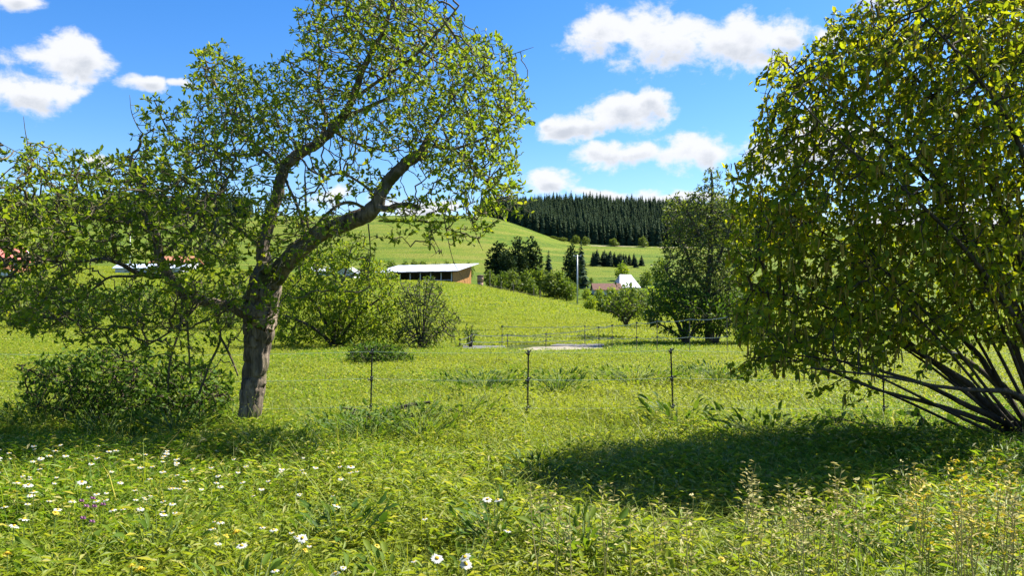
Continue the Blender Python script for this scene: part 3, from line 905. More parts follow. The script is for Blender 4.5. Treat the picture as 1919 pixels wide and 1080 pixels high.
    bl = [
        (1470, 330, 100, 95, 0, 1.3, 1.0), (1440, 470, 85, 110, 0, 1.4, 1.15), (1440, 600, 72, 90, -.2, 1.3, 1.0), (1480, 650, 90, 52, -.4, 1.2, .9), (1600, 625, 120, 62, -.4, 1.4, .6),
        (1520, 220, 95, 90, -.2, 1.2, .9), (1490, 150, 55, 50, -.4, .9, .6), (1610, 130, 95, 90, -.3, 1.4, .95), (1560, 420, 130, 150, 0, 1.9, 1.2), (1600, 560, 140, 90, 0, 1.9, 1.15),
        (1700, 300, 150, 170, -.2, 2.1, 1.2), (1720, 80, 120, 110, -.3, 1.7, 1.0), (1730, 500, 150, 120, 0, 2.1, .85), (1850, 200, 150, 180, -.2, 2.2, 1.15), (1840, 20, 150, 120, -.2, 1.9, 1.0),
        (1870, 430, 150, 160, 0, 2.2, 1.1), (1900, 560, 140, 80, 0, 2.0, .6), (1760, 620, 130, 50, -.3, 1.5, .5), (1980, 80, 180, 200, 0, 2.2, .55), (2050, 350, 200, 220, 0, 2.0, .30),
        (2220, 300, 180, 220, 0, 1.8, .16), (2300, 520, 170, 140, 0, 1.4, .12), (1900, -120, 250, 100, 0, 1.6, .3), (1400, 310, 45, 30, 0, .6, .6), (1400, 690, 45, 25, -.4, .6, .35), (1560, 735, 60, 25, -.7, .5, .12),
        (1505, 145, 75, 50, -.3, .6, 1.0), (1560, 105, 70, 50, -.3, .7, 1.0), (1452, 185, 40, 60, -.3, .5, .9), (1620, 45, 75, 50, -.3, .8, 1.0), (1450, 245, 45, 50, -.2, .6, .9),
        (1460, 100, 26, 20, -.4, .3, .5), (1585, 90, 30, 30, -.4, .4, .5), (1385, 370, 35, 60, 0, .7, .7),
    ]
    bl = [(a, b, c, d, e, f * .78, g) for a, b, c, d, e, f, g in bl]
    A = in_blobs(bl, 16500, d0)
    allp, par, ns = colonize(seeds, A, 0.080, 0.95, 0.08, 100, jitter=0.28, grav=-0.02, maxnodes=40000)
    rad, c = radii(par, ns, 0.0019, 0.42, 0.016)
    V, Q = twigs(allp, par, rad, ns)
    o = part("twigs", V, Q, M['hazel_bark'], root)
    o['kind'] = 'stuff'
    e = np.arange(ns, len(allp))
    thin = e[c[e] < 12]
    rep = rng.choice([0, 1, 3, 5], len(thin), p=[.08, .22, .40, .30])
    src = np.repeat(thin, rep)
    T = allp[src] - allp[par[src]]
    T /= np.linalg.norm(T, axis=1)[:, None] + 1e-9
    pos = allp[src] - T * rng.random((len(src), 1)) * 0.10 + rng.normal(0, .018, T.shape)
    dirs = T * 0.45 + rng.normal(0, .55, T.shape) + np.array([0, 0, -0.55])
    leaves(pos, dirs, (0.042, 0.088), 0.52, LEAF_BROAD, M['hazel_leaf'], root, singles=300, cell=24, up_bias=0.2)
    # catkins: hang straight down in twos and threes
    pick = rng.choice(thin, 1900, replace=False)
    cp = []
    for i in pick:
        for _ in range(rng.integers(1, 4)):
            cp.append(allp[i] + rng.normal(0, 0.012, 3))
    cp = np.array(cp)
    n = len(cp)
    X = np.array([[0, 0, -1.0]]) + rng.normal(0, .10, (n, 3))
    X /= np.linalg.norm(X, axis=1)[:, None]
    Z = np.cross(X, rng.normal(0, 1, (n, 3))); Z /= np.linalg.norm(Z, axis=1)[:, None]
    Y = np.cross(Z, X)
    L = rng.uniform(0.08, 0.14, n)
    th = np.linspace(0, 2 * np.pi, 5, endpoint=False)
    T = [[0, 0, 0]]
    for x, r in ((.08, .045), (.35, .064), (.75, .058), (.95, .03)):
        T += [[x, r * math.cos(t), r * math.sin(t)] for t in th]
    T.append([1, 0, 0])
    Fq = [[0, 1 + j, 1 + (j + 1) % 5, 1 + (j + 1) % 5] for j in range(5)]
    for k in range(3):
        Fq += [[1 + k * 5 + j, 6 + k * 5 + j, 6 + k * 5 + (j + 1) % 5, 1 + k * 5 + (j + 1) % 5] for j in range(5)]
    Fq += [[16 + j, 21, 16 + (j + 1) % 5, 16 + (j + 1) % 5] for j in range(5)]
    tm = (np.array(T, float), np.array(Fq))
    pk = front_pick(cp, 300, 16)
    rest = np.setdiff1d(np.arange(n), pk)
    V, Fs, var = leaf_batch(cp[rest], X[rest], Y[rest], Z[rest], L[rest], L[rest], tm)
    o = part("catkin_cluster", V, Fs, M['catkin'], root, {'var': ('POINT', var)}, smooth_=True)
    o['kind'] = 'stuff'
    me = mesh_np("catkin", tm[0], split_tq(tm[1]), M['catkin'], smooth_=True)
    base = np.array(root.location)
    for i in pk:
        l = obj("catkin", me, root)
        place(l, cp[i] - base, X[i], Y[i], Z[i], L[i])
    print("hazel nodes", len(allp), "leaves", len(pos), "catkins", n)


# ------------------------------------------------------------------ other bushes and trees near by
def woody(name, label, cat, d0, stems, blobs, natt, leaf, leaf_len, asp, bark, step=0.12, infl=1.2, kill=0.14, rt=0.004,
          jitter=0.3, per_node=(.2, .3, .3, .2), group=None, tmpl=LEAF_SMALL, thin_n=8, grav=0.0, base=None, rmax=0.03, droop=0.0):
    b = at_ground(*base) if base else at_ground(stems[0][0][0], d0)
    root = empty(name, b, label, cat, group)
    seeds = []
    for i, l in enumerate(stems):
        c, r = limb(l, d0, "trunk" if (i == 0 and cat == 'tree') else "stem", bark, root, n=7, rough=0.05, per=5, seed=200 + i + int(d0 * 7))
        seeds.append(c[len(c) // 5:])
    seeds = np.concatenate(seeds)
    A = in_blobs(blobs, natt, d0)
    A = A[A[:, 2] > zg(A[:, 0], A[:, 1]) + 0.05]
    allp, par, ns = colonize(seeds, A, step, infl, kill, 60, jitter=jitter, grav=grav)
    rad, c = radii(par, ns, rt, 0.42, rmax)
    V, Q = twigs(allp, par, rad, ns, 3)
    o = part("twigs", V, Q, bark, root)
    o['kind'] = 'stuff'
    e = np.arange(ns, len(allp))
    thin = e[c[e] < thin_n]
    rep = rng.choice(len(per_node), len(thin), p=per_node)
    src = np.repeat(thin, rep)
    T = allp[src] - allp[par[src]]
    T /= np.linalg.norm(T, axis=1)[:, None] + 1e-9
    pos = allp[src] - T * rng.random((len(src), 1)) * step + rng.normal(0, step * 0.3, T.shape)
    dirs = T * 0.6 + rng.normal(0, .6, T.shape) + np.array([0, 0, 0.1 - droop])
    leaves(pos, dirs, leaf_len, asp, tmpl, leaf, root, name='foliage')
    return root


def fan(px, py, tips, r=4, dd=0.0, sag=0.12, spread=0.6):
    """simple arching stems from one foot"""
    out = []
    for (tx, ty) in tips:
        k = rng.uniform(-spread, spread)
        out.append([(px + rng.uniform(-4, 4), py, dd, r), (px + (tx - px) * 0.35, py + (ty - py) * (0.42 + sag), dd + k * .4, r * .75),
                    (px + (tx - px) * 0.7, py + (ty - py) * (0.75 + sag * .6), dd + k * .8, r * .5), (tx, ty, dd + k, max(r * .25, 0.6))])
    return out


def near_bushes():
    # dark shrub in the shade of the apple tree
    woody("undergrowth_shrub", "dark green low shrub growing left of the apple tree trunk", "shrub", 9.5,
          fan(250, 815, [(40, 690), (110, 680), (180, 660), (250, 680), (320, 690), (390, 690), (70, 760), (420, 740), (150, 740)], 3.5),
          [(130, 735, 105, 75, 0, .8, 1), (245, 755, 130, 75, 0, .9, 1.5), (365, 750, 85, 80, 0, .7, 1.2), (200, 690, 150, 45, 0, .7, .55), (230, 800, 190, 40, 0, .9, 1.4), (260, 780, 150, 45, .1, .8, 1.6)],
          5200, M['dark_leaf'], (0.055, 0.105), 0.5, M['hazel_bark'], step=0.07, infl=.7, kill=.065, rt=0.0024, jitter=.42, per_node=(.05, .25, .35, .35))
    # yellow green willow in the middle distance
    woody("willow_bush", "broad yellow green bush behind the apple tree trunk at the field edge", "bush", 27.0,
          fan(630, 654, [(540, 520), (580, 480), (620, 455), (660, 460), (700, 500), (730, 550), (530, 590), (735, 600)], 4, spread=1.5),
          [(600, 505, 42, 38, 0, 1.2, 1), (650, 475, 30, 30, 0, .9, .8), (700, 515, 34, 32, -.4, 1.0, 1), (560, 550, 42, 40, .3, 1.4, 1), (640, 560, 62, 45, -.5, 1.4, 1.1), (545, 620, 36, 34, 0, 1.2, 1), (725, 575, 26, 40, 0, 1.0, .9), (610, 620, 60, 30, .4, 1.3, .8), (690, 620, 50, 30, -.3, 1.2, .8), (742, 625, 22, 24, 0, .8, .7), (520, 585, 22, 36, 0, .9, .6), (675, 455, 16, 26, 0, .5, .4), (580, 470, 20, 30, 0, .6, .4), (735, 530, 20, 30, 0, .6, .4), (640, 600, 110, 50, 0, 1.6, .7)],
          4600, M['willow_leaf'], (0.12, 0.25), 0.30, M['grey_twig'], step=0.12, infl=1.6, kill=.12, rt=.003, per_node=(.05, .15, .3, .5))
    woody("bare_shrub", "thin twiggy half bare shrub in front of the barn meadow", "shrub", 26.5,
          fan(790, 656, [(750, 530), (775, 540), (800, 530), (815, 520), (835, 570), (845, 600), (760, 580), (830, 620), (745, 600), (765, 545), (785, 525), (808, 545), (822, 555), (770, 600), (800, 590), (820, 590), (752, 570)], 1.3, spread=.8),
          [(770, 575, 28, 42, 0, .9, .8), (812, 585, 30, 50, 0, .9, .8), (785, 632, 50, 24, 0, 1.0, 1.2), (806, 537, 28, 20, 0, .6, .6), (760, 545, 18, 20, 0, .5, .5), (845, 610, 22, 34, 0, .6, .5)],
          2200, M['far_leaf'], (0.10, 0.20), 0.3, M['grey_twig'], step=0.11, infl=1.3, kill=.11, rt=0.0065, per_node=(.35, .35, .2, .1))
    woody("low_bush", "low wide dark green bush alone in the field left of middle", "bush", 20.5,
          fan(705, 690, [(655, 660), (678, 644), (705, 642), (735, 646), (762, 662), (690, 675), (720, 675)], 1.6, spread=.7),
          [(685, 668, 38, 24, 0, .7, 1), (728, 672, 42, 22, 0, .7, 1), (702, 655, 34, 14, 0, .4, .7), (762, 680, 24, 14, 0, .4, .5)],
          1500, M['dark_leaf'], (0.09, 0.20), 0.28, M['grey_twig'], step=0.08, infl=.9, kill=.09, rt=.004, per_node=(.05, .3, .3, .35))
    woody("small_shrub", "small dark sapling behind the grey strip beside the bare shrub", "shrub", 27.5,
          fan(881, 655, [(872, 612), (885, 610), (893, 625)], 1.6, spread=.3),
          [(881, 630, 16, 20, 0, .35, 1)], 120, M['dark_leaf'], (0.10, 0.17), 0.35, M['grey_twig'], step=0.12, infl=1.2, kill=.14)
    # the trees at the right end of the meadow
    woody("alder_tree", "tall half bare tree with crooked trunk beside the hazel bush", "tree", 30.0,
          [[(1328, 642, 0, 7), (1326, 600, 0, 6.5), (1324, 550, 0, 6), (1330, 500, 0, 5.5), (1332, 450, 0, 4.5), (1333, 400, 0, 3.5), (1335, 350, 0, 2.5), (1332, 318, 0, 1.2)],
           [(1325, 545, 0, 4), (1300, 510, .3, 3.4), (1285, 470, .5, 2.6), (1265, 440, .6, 1.8), (1245, 420, .6, 1)],
           [(1327, 520, 0, 3.5), (1345, 490, -.4, 3), (1360, 450, -.6, 2), (1375, 410, -.7, 1.2)],
           [(1331, 470, 0, 3), (1310, 440, -.4, 2.4), (1290, 400, -.6, 1.6), (1270, 375, -.6, 1)],
           [(1325, 560, 0, 3.2), (1355, 540, .3, 2.4), (1385, 510, .5, 1.4)],
           [(1332, 430, 0, 2.6), (1355, 395, .2, 1.8), (1370, 365, .2, 1)],
           [(1326, 585, 0, 3), (1290, 560, -.3, 2.4), (1262, 530, -.4, 1.6), (1245, 500, -.4, 1)]],
          [(1285, 400, 48, 36, 0, 1.3, 1.1), (1330, 390, 52, 48, 0, 1.2, 1.1), (1262, 385, 22, 22, 0, .8, .7), (1275, 460, 40, 45, 0, 1.3, .8), (1330, 480, 60, 60, 0, 1.5, .8), (1285, 530, 50, 45, 0, 1.3, .9), (1350, 550, 50, 50, 0, 1.3, 1), (1334, 335, 24, 22, 0, .5, .6), (1370, 430, 40, 60, 0, 1, .9), (1310, 530, 70, 60, 0, 1.5, 1.1), (1380, 510, 40, 60, 0, 1, .9)],
          6500, M['olive_leaf'], (0.12, 0.22), 0.38, M['grey_twig'], step=0.12, infl=1.5, kill=.13, rt=0.0045, jitter=.45, per_node=(.18, .30, .28, .24), rmax=.05)
    woody("thicket_bush", "dense green bush with many straight stems below the crooked tree", "bush", 29.0,
          fan(1285, 645, [(1225, 560), (1245, 570), (1265, 560), (1285, 570), (1305, 580), (1330, 590), (1350, 590), (1215, 600)], 2.6, spread=1.0) + fan(1340, 645, [(1330, 590), (1360, 580), (1375, 600)], 2.4),
          [(1250, 560, 40, 32, 0, 1.2, 1), (1290, 575, 50, 36, 0, 1.3, 1.1), (1350, 590, 40, 40, 0, 1.2, 1), (1225, 595, 22, 22, 0, .8, .8), (1290, 620, 70, 16, 0, .8, .3), (1400, 590, 60, 50, 0, 1.2, .9)],
          4200, M['dark_leaf'], (0.12, 0.22), 0.42, M['grey_twig'], step=0.12, infl=1.5, kill=.13, rt=.0035, per_node=(.1, .25, .3, .35))
    woody("round_bush", "rounded green bush at the foot of the slope left of the thicket", "bush", 34.0,
          fan(1172, 608, [(1140, 565), (1155, 555), (1175, 550), (1195, 555), (1212, 570), (1135, 580)], 2.6, spread=1.0),
          [(1158, 568, 34, 26, 0, 1.2, 1), (1192, 568, 34, 28, 0, 1.2, 1), (1174, 550, 32, 18, 0, .8, .8), (1175, 588, 34, 16, 0, .9, .6)],
          2600, M['far_leaf'], (0.15, 0.27), 0.42, M['grey_twig'], step=0.16, infl=1.6, kill=.18, per_node=(.15, .3, .3, .25))
    woody("leafy_shrub", "light green shrub between the rounded bush and the white house", "shrub", 48.0,
          fan(1222, 612, [(1200, 545), (1222, 540), (1245, 548)], 2.2, spread=1.0),
          [(1222, 560, 34, 24, 0, 1.6, 1), (1245, 575, 26, 22, 0, 1.3, 1), (1205, 585, 26, 20, 0, 1.3, 1)],
          1300, M['willow_leaf'], (0.2, 0.36), 0.42, M['grey_twig'], step=0.22, infl=2, kill=.26, per_node=(.15, .3, .3, .25))
    # hedge beyond the meadow on the left
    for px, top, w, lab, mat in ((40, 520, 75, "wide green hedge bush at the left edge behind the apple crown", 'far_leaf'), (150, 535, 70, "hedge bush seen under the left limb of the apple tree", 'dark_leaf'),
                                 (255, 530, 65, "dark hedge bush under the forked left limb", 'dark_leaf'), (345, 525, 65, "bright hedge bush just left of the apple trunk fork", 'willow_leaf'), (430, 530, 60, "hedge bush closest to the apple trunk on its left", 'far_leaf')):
        d = 44.0 + rng.uniform(-2, 2)
        base_y = 570 + F * (EYE - float(at_ground(px, d)[2])) / d
        woody("hedge_bush", lab, "bush", d, fan(px, base_y, [(px - w * .6, top + 15), (px - w * .2, top), (px + w * .2, top + 4), (px + w * .6, top + 15)], 2.2, spread=1.2),
              [(px, (top + base_y) / 2, w, (base_y - top) * .5, 0, 1.8, 1), (px - w * .3, top + 18, w * .5, 18, 0, 1.2, .8), (px + w * .35, top + 20, w * .45, 18, 0, 1.2, .8)],
              1500, M[mat], (0.19, 0.33), 0.42, M['grey_twig'], step=0.2, infl=2, kill=.24, per_node=(.1, .3, .3, .3), group="hedge behind the left meadow")
    # brambles and twigs under the hazel
    woody("bramble", "low dark bramble with broad leaves at the foot of the hazel", "shrub", 8.5,
          fan(1760, 850, [(1540, 780), (1600, 800), (1680, 790), (1720, 775), (1790, 790), (1850, 800), (1900, 810)], 2.2, spread=.5),
          [(1600, 800, 70, 35, 0, .5, .6), (1720, 815, 90, 35, 0, .6, 1), (1840, 830, 90, 35, 0, .6, 1.1), (1930, 840, 80, 40, 0, .6, 1)],
          420, M['dark_leaf'], (0.08, 0.13), 0.62, M['hazel_bark'], step=0.09, infl=.9, kill=.11, rt=.0028, tmpl=LEAF_BROAD, per_node=(.3, .4, .2, .1))
    woody("brushwood", "dark leafless brushwood heap in the grass right of the apple trunk", "brushwood", 9.3,
          [[(690, 815, 0, 3.0), (720, 775, .1, 3.6), (760, 762, .1, 3.4), (815, 752, .2, 2.4)], [(690, 810, -.2, 2.6), (740, 785, 0, 3), (805, 772, .2, 2)], [(720, 815, 0, 2.4), (690, 775, .1, 2.4), (640, 765, .1, 1.4)], [(770, 800, 0, 2), (840, 770, .1, 2), (880, 775, .2, 1.2)]],
          [(745, 780, 80, 24, 0, .4, 1), (690, 800, 60, 28, 0, .4, 1), (810, 785, 50, 20, 0, .3, .8)],
          620, M['dark_leaf'], (0.05, 0.09), 0.4, M['grey_twig'], step=0.06, infl=.6, kill=.09, rt=.003, jitter=.6, per_node=(.5, .3, .15, .05), base=(720, 9.3))


# ------------------------------------------------------------------ far trees
def foliage_blob_mesh(name, blobs, n, size, mat, seed, trunk_h, trunk_r, bark):
    g = np.random.default_rng(seed)
    w = np.array([b[3] * b[4] * b[5] for b in blobs])
    k = g.choice(len(blobs), n, p=w / w.sum())
    B = np.array(blobs)
    v = g.normal(0, 1, (n, 3))
    v *= (g.random(n) ** .45 / np.linalg.norm(v, axis=1))[:, None]
    pos = B[k, :3] + v * B[k, 3:]
    X, Y, Z = leaf_frames(n, g.normal(0, 1, (n, 3)) + v * 1.2, .5)
    L = g.uniform(size * .6, size * 1.3, n)
    V, Fs, var = leaf_batch(pos, X, Y, Z, L, L * .6, LEAF_SMALL)
    return mesh_np(name, V, Fs, mat, {'var': ('POINT', var)})


def spruce_mesh(seed, h, r, layers, n):
    """drooping sprays in irregular whorls round the stem"""
    g = np.random.default_rng(seed)
    V, Fq, var = [], [], []
    lean = g.uniform(-.02, .02)
    for i in range(layers):
        t = (i + g.uniform(-.3, .3)) / layers
        t = min(max(t, 0.0), .98)
        z = h * (0.06 + 0.94 * t)
        rr = r * (1 - t) ** 0.8 + 0.10
        a0 = g.uniform(0, 6.28)
        for j in range(n):
            a = a0 + 2 * math.pi * j / n + g.normal(0, .25)
            q = rr * g.uniform(.65, 1.2)
            w = max(.10, q * g.uniform(.35, .6))
            c, sn = math.cos(a), math.sin(a)
            zz = z + g.uniform(-.4, .4)
            k = len(V)
            mid = q * .55
            V += [(lean * zz, 0, zz + q * .25), (mid * c - w * sn, mid * sn + w * c, zz - q * .30), (q * c, q * sn, zz - q * g.uniform(.35, .75)), (mid * c + w * sn, mid * sn - w * c, zz - q * .30)]
            Fq += [(k, k + 1, k + 2), (k, k + 2, k + 3)]
            var += [g.random() * .95] * 4
    k = len(V)
    V += [(.12, 0, h * .93), (-.06, .1, h * .93), (-.06, -.1, h * .93), (lean * h, 0, h * 1.02)]
    Fq += [(k, k + 1, k + 3), (k + 1, k + 2, k + 3), (k + 2, k, k + 3)]
    var += [.5] * 4
    return np.array(V), np.array(Fq), np.array(var)


def trunk_mesh(name, h, r, mat):
    return MB().tube([(0, 0, -0.5), (0, 0, h * .5), (0, 0, h)], [r, r * .7, r * .3], 6).mesh(name, mat)


def scatter(name, pts, rotz, scl, pick, tint, meshes):
    """many copies of a few small meshes on points: for what nobody could count"""
    coll = bpy.data.collections.new(name + "_source")
    for i, me in enumerate(meshes):
        coll.objects.link(bpy.data.objects.new("%s_%02d" % (name + "_source", i), me))
    me = bpy.data.meshes.new(name)
    me.vertices.add(len(pts))
    me.vertices.foreach_set('co', np.asarray(pts, dtype=np.float32).ravel())
    for k, arr, ty in (('rotz', rotz, 'FLOAT'), ('scl', scl, 'FLOAT'), ('pick', pick, 'INT'), ('tint', tint, 'FLOAT')):
        a = me.attributes.new(k, ty, 'POINT')
        a.data.foreach_set('value', np.asarray(arr, dtype=np.int32 if ty == 'INT' else np.float32))
    o = obj(name, me)
    ng = bpy.data.node_groups.new(name, 'GeometryNodeTree')
    ng.interface.new_socket('Geometry', in_out='INPUT', socket_type='NodeSocketGeometry')
    ng.interface.new_socket('Geometry', in_out='OUTPUT', socket_type='NodeSocketGeometry')
    gi = ng.nodes.new('NodeGroupInput'); go = ng.nodes.new('NodeGroupOutput')
    ci = ng.nodes.new('GeometryNodeCollectionInfo')
    ci.inputs['Collection'].default_value = coll
    ci.inputs['Separate Children'].default_value = True
    ci.inputs['Reset Children'].default_value = True
    ip = ng.nodes.new('GeometryNodeInstanceOnPoints')
    ip.inputs['Pick Instance'].default_value = True

    def na(nm, ty):
        n = ng.nodes.new('GeometryNodeInputNamedAttribute')
        n.data_type = ty
        n.inputs[0].default_value = nm
        return n.outputs[0]
    cx = ng.nodes.new('ShaderNodeCombineXYZ')
    ng.links.new(na('rotz', 'FLOAT'), cx.inputs[2])
    er = ng.nodes.new('FunctionNodeEulerToRotation')
    ng.links.new(cx.outputs[0], er.inputs[0])
    ng.links.new(gi.outputs[0], ip.inputs['Points'])
    ng.links.new(ci.outputs[0], ip.inputs['Instance'])
    ng.links.new(na('pick', 'INT'), ip.inputs['Instance Index'])
    ng.links.new(er.outputs[0], ip.inputs['Rotation'])
    ng.links.new(na('scl', 'FLOAT'), ip.inputs['Scale'])
    ng.links.new(ip.outputs[0], go.inputs[0])
    md = o.modifiers.new("scatter", 'NODES')
    md.node_group = ng
    return o


def far_trees():
    sp = []
    for i in range(5):
        V, Fq, var = spruce_mesh(300 + i, 18.0, 2.9 + .3 * (i % 3), 26, 8)
        sp.append(mesh_np("spruce_tree", V, Fq, M['spruce'], {'var': ('POINT', var)}))
    # the forest: individual trees in front, the rest one wood
    pts = []
    for (p0, p1, d0, d1, n) in ((900, 1520, 458, 640, 6500), (-420, 470, 470, 640, 5000)):
        px = rng.uniform(p0, p1, n); d = rng.uniform(d0, d1, n)
        if p0 > 0:
            lim = np.interp(px, [900, 960, 1000, 1060, 1100], [545, 470, 458, 460, 460])
            ok = d > lim
            px, d = px[ok], d[ok]
        x = (px - 959.5) / F * d
        pts.append(np.stack([x, d, zg(x, d)], 1))
    pts = np.concatenate(pts)
    # thin out crowding
    keep, grid = [], set()
    for i in rng.permutation(len(pts)):
        k = (int(pts[i, 0] // 2.7), int(pts[i, 1] // 3.4))
        if k in grid: continue
        grid.add(k); keep.append(i)
    pts = pts[np.array(keep)]
    scl = np.clip(rng.normal(.74, .11, len(pts)), .35, 1.05)
    px, py, d = to_px(pts + np.array([0, 0, 1.0]) * (15 * scl)[:, None])
    vis = np.where((px > 985) & (px < 1250))[0]
    # visible ones: the front edge and the skyline
    edge = vis[np.argsort(d[vis])][:190]
    sky = np.setdiff1d(vis, edge)
    sky = sky[np.argsort(py[sky])][:110]
    ind = np.concatenate([edge, sky])
    edge_set = set(int(q) for q in edge)
    for i in ind:
        o = obj("spruce_tree", sp[int(rng.integers(5))], loc=pts[i])
        s = scl[i]
        o.scale = (s, s, s); o.rotation_euler = (0, 0, rng.uniform(0, 6.28))
        nm = "in the front row along the lower forest edge" if i in edge_set else "whose tip stands on the skyline of the forest"
        zone = "left" if px[i] < 1075 else ("middle" if px[i] < 1165 else "right")
        tag(o, "dark spruce %s, %s third" % (nm, zone), "spruce tree", "spruces of the hillside forest, %s, %s third" % ("front row" if i in edge_set else "skyline", zone))
    rest = np.setdiff1d(np.arange(len(pts)), ind)
    f = scatter("spruce_forest", pts[rest], rng.uniform(0, 6.28, len(rest)), scl[rest], rng.integers(0, 5, len(rest)), np.zeros(len(rest)), sp)
    tag(f, "dense dark spruce wood covering the far hills", "forest", kind='stuff')

    # single conifers and trees in the valley
    conifer = []
    for i, (n, sz) in enumerate(((1500, .75), (1300, .7), (1300, .7))):
        g = np.random.default_rng(40 + i)
        bl = [(0, 0, 4.2, 2.4, 2.4, 2.6), (0, 0, 6.8, 2.0, 2.0, 2.2), (0.3, 0, 8.8, 1.2, 1.2, 1.4), (g.uniform(-1.5, 1.5), 0, 5.5, 1.6, 1.4, 1.4), (g.uniform(-2, 2), .3, 3.0, 1.9, 1.8, 1.2)]
        conifer.append(foliage_blob_mesh("crown", bl, n, sz, M['pine'], 70 + i, 0, 0, None))
    shrub = []
    for i in range(4):
        g = np.random.default_rng(90 + i)
        bl = [(0, 0, 1.9, 1.6, 1.6, 1.6), (g.uniform(-1, 1), 0, 2.8, 1.1, 1.1, 1.1), (g.uniform(-1.2, 1.2), 0, 1.2, 1.4, 1.4, .9), (g.uniform(-.8, .8), 0, 3.5, .7, .7, .8)]
        shrub.append(foliage_blob_mesh("crown", bl, 700, .48, M['far_leaf' if i < 2 else ('olive_leaf' if i == 2 else 'willow_leaf')], 130 + i, 0, 0, None))
    tr = trunk_mesh("trunk", 5.0, .22, M['grey_twig'])
    trs = trunk_mesh("trunk", 1.8, .10, M['grey_twig'])

    def tree(name, lab, cat, px, top, d, mesh, mh, wid=None, trunk=tr, group=None):
        b = at_ground(px, d)
        z_top = EYE + d * (570 - top) / F
        s = max(0.3, (z_top - b[2]) / mh)
        root = empty(name, b, lab, cat, group, rz=0)
        c = obj("crown", mesh, root); t = obj("trunk", trunk, root)
        w = s if wid is None else wid
        for q in (c, t):
            q.scale = (w, w, s); q.rotation_euler = (0, 0, rng.uniform(0, 6.28))
        return root
    for px, top, d, w, i, lab in ((934, 456, 186, 1.35, 0, "broad dark pine nearest the barn in the valley group"), (970, 448, 190, 1.25, 1, "tallest dark pine in the middle of the valley group"),
                                  (998, 447, 194, 1.2, 2, "dark pine at the right side of the valley group"), (1070, 460, 205, 1.0, 1, "dark pine directly left of the grey utility pole"), (952, 470, 182, 1.0, 2, "lower dark pine filling the gap in the valley group")):
        tree("pine_tree", lab, "pine tree", px, top, d, conifer[i], 10.0, w)
    s2 = [sp[0], sp[3]]
    for px, top, d, w, lab in ((1028, 468, 196, .85, "small pointed spruce standing alone right of the valley pines"), (1089, 452, 214, .85, "slender tall spruce right behind the utility pole"), (706, 436, 330, 1.0, "lone dark spruce on the green hillside above the barn")):
        b = at_ground(px, d)
        s = (EYE + d * (570 - top) / F - b[2]) / 18.0
        o = obj("spruce_tree", s2[0], loc=b); o.scale = (s * w * 1.6, s * w * 1.6, s)
        tag(o, lab, "spruce tree")
    for k in range(22):
        px = 1114 + (k % 13) * 7.2 + rng.uniform(-3, 3)
        d = 300 + rng.uniform(-8, 8) + 8 * (k // 13)
        b = at_ground(px, d)
        s = (EYE + d * (570 - (464 + rng.uniform(0, 8) + (k % 13) * .9)) / F - b[2]) / 18.0
        o = obj("spruce_tree", sp[k % 5], loc=b); o.scale = (s * 2.0, s * 2.0, s)
        tag(o, "dark young spruce in the row above the white house", "spruce tree", "row of spruces above the white house")
    labs = ["green valley shrub beside the brown tank", "pale shrub second from the brown tank", "valley shrub under the broad dark pine", "valley shrub under the tallest pine", "olive valley shrub right of the pines",
            "valley shrub below the small pointed spruce", "tall valley shrub halfway to the utility pole", "rounded valley shrub near the utility pole", "valley shrub touching the utility pole on its left", "valley shrub at the crest line under the pines"]
    for k, (px, top, d) in enumerate(((918, 505, 170), (942, 507, 172), (960, 503, 174), (985, 507, 176), (1010, 498, 184), (1030, 508, 178), (1048, 505, 180), (1062, 520, 178), (1074, 528, 182), (996, 524, 170))):
        tree("valley_shrub", labs[k], "shrub", px, top, d, shrub[k % 3], 4.2, None, trs, "shrubs in the valley below the pines")
    labs = ["yellow green bush right of the utility pole foot", "yellow bush in front of the brown shed roof", "bush between the brown roof and white house", "bush in front of the white house", "tree right of the white house", "taller tree further right of the white house", "bush behind the white house ridge", "bush left of the brown shed roof"]
    for k, (px, top, d, i) in enumerate(((1098, 540, 186, 3), (1122, 540, 188, 3), (1148, 537, 190, 3), (1180, 538, 188, 0), (1212, 505, 220, 1), (1240, 480, 230, 1), (1165, 492, 236, 3), (1108, 520, 225, 0))):
        tree("valley_bush", labs[k], "bush", px, top, d, shrub[i], 4.2, None, trs, "bushes round the white house")
    labs = ["light bush on the slope below the utility pole", "light bush second from the utility pole on the slope", "yellow bush in the middle of the slope hedge", "bush above the rounded bush", "bush between the rounded bush and the crooked tree", "low bush at the right end of the slope hedge"]
    for k, (px, top, d, i) in enumerate(((1105, 553, 128, 3), (1128, 550, 132, 0), (1150, 548, 128, 3), (1185, 546, 124, 0), (1218, 545, 120, 1), (1245, 548, 124, 3))):
        tree("slope_bush", labs[k], "bush", px, top, d, shrub[i], 4.2, None, trs, "hedge on the slope below the white house")
    # hedge line on the hill, trees left and right of the barn, village trees on the left
    for k in range(9):
        px = 722 + k * 13
        tree("hill_shrub", "dark hedgerow shrub in the line across the green hill", "shrub", px, 421 + rng.uniform(0, 5), 392 + rng.uniform(-2, 2), shrub[k % 3], 4.2, 2.0, trs, "hedgerow across the green hill")
    for k in range(8):
        px = 735 + k * 20 + rng.uniform(-4, 4)
        tree("field_shrub", "green shrub in the strip behind the barn roof", "shrub", px, 487 + rng.uniform(0, 5), 215 + rng.uniform(-3, 3), shrub[k % 3], 4.2, 1.0, trs, "shrubs behind the barn")
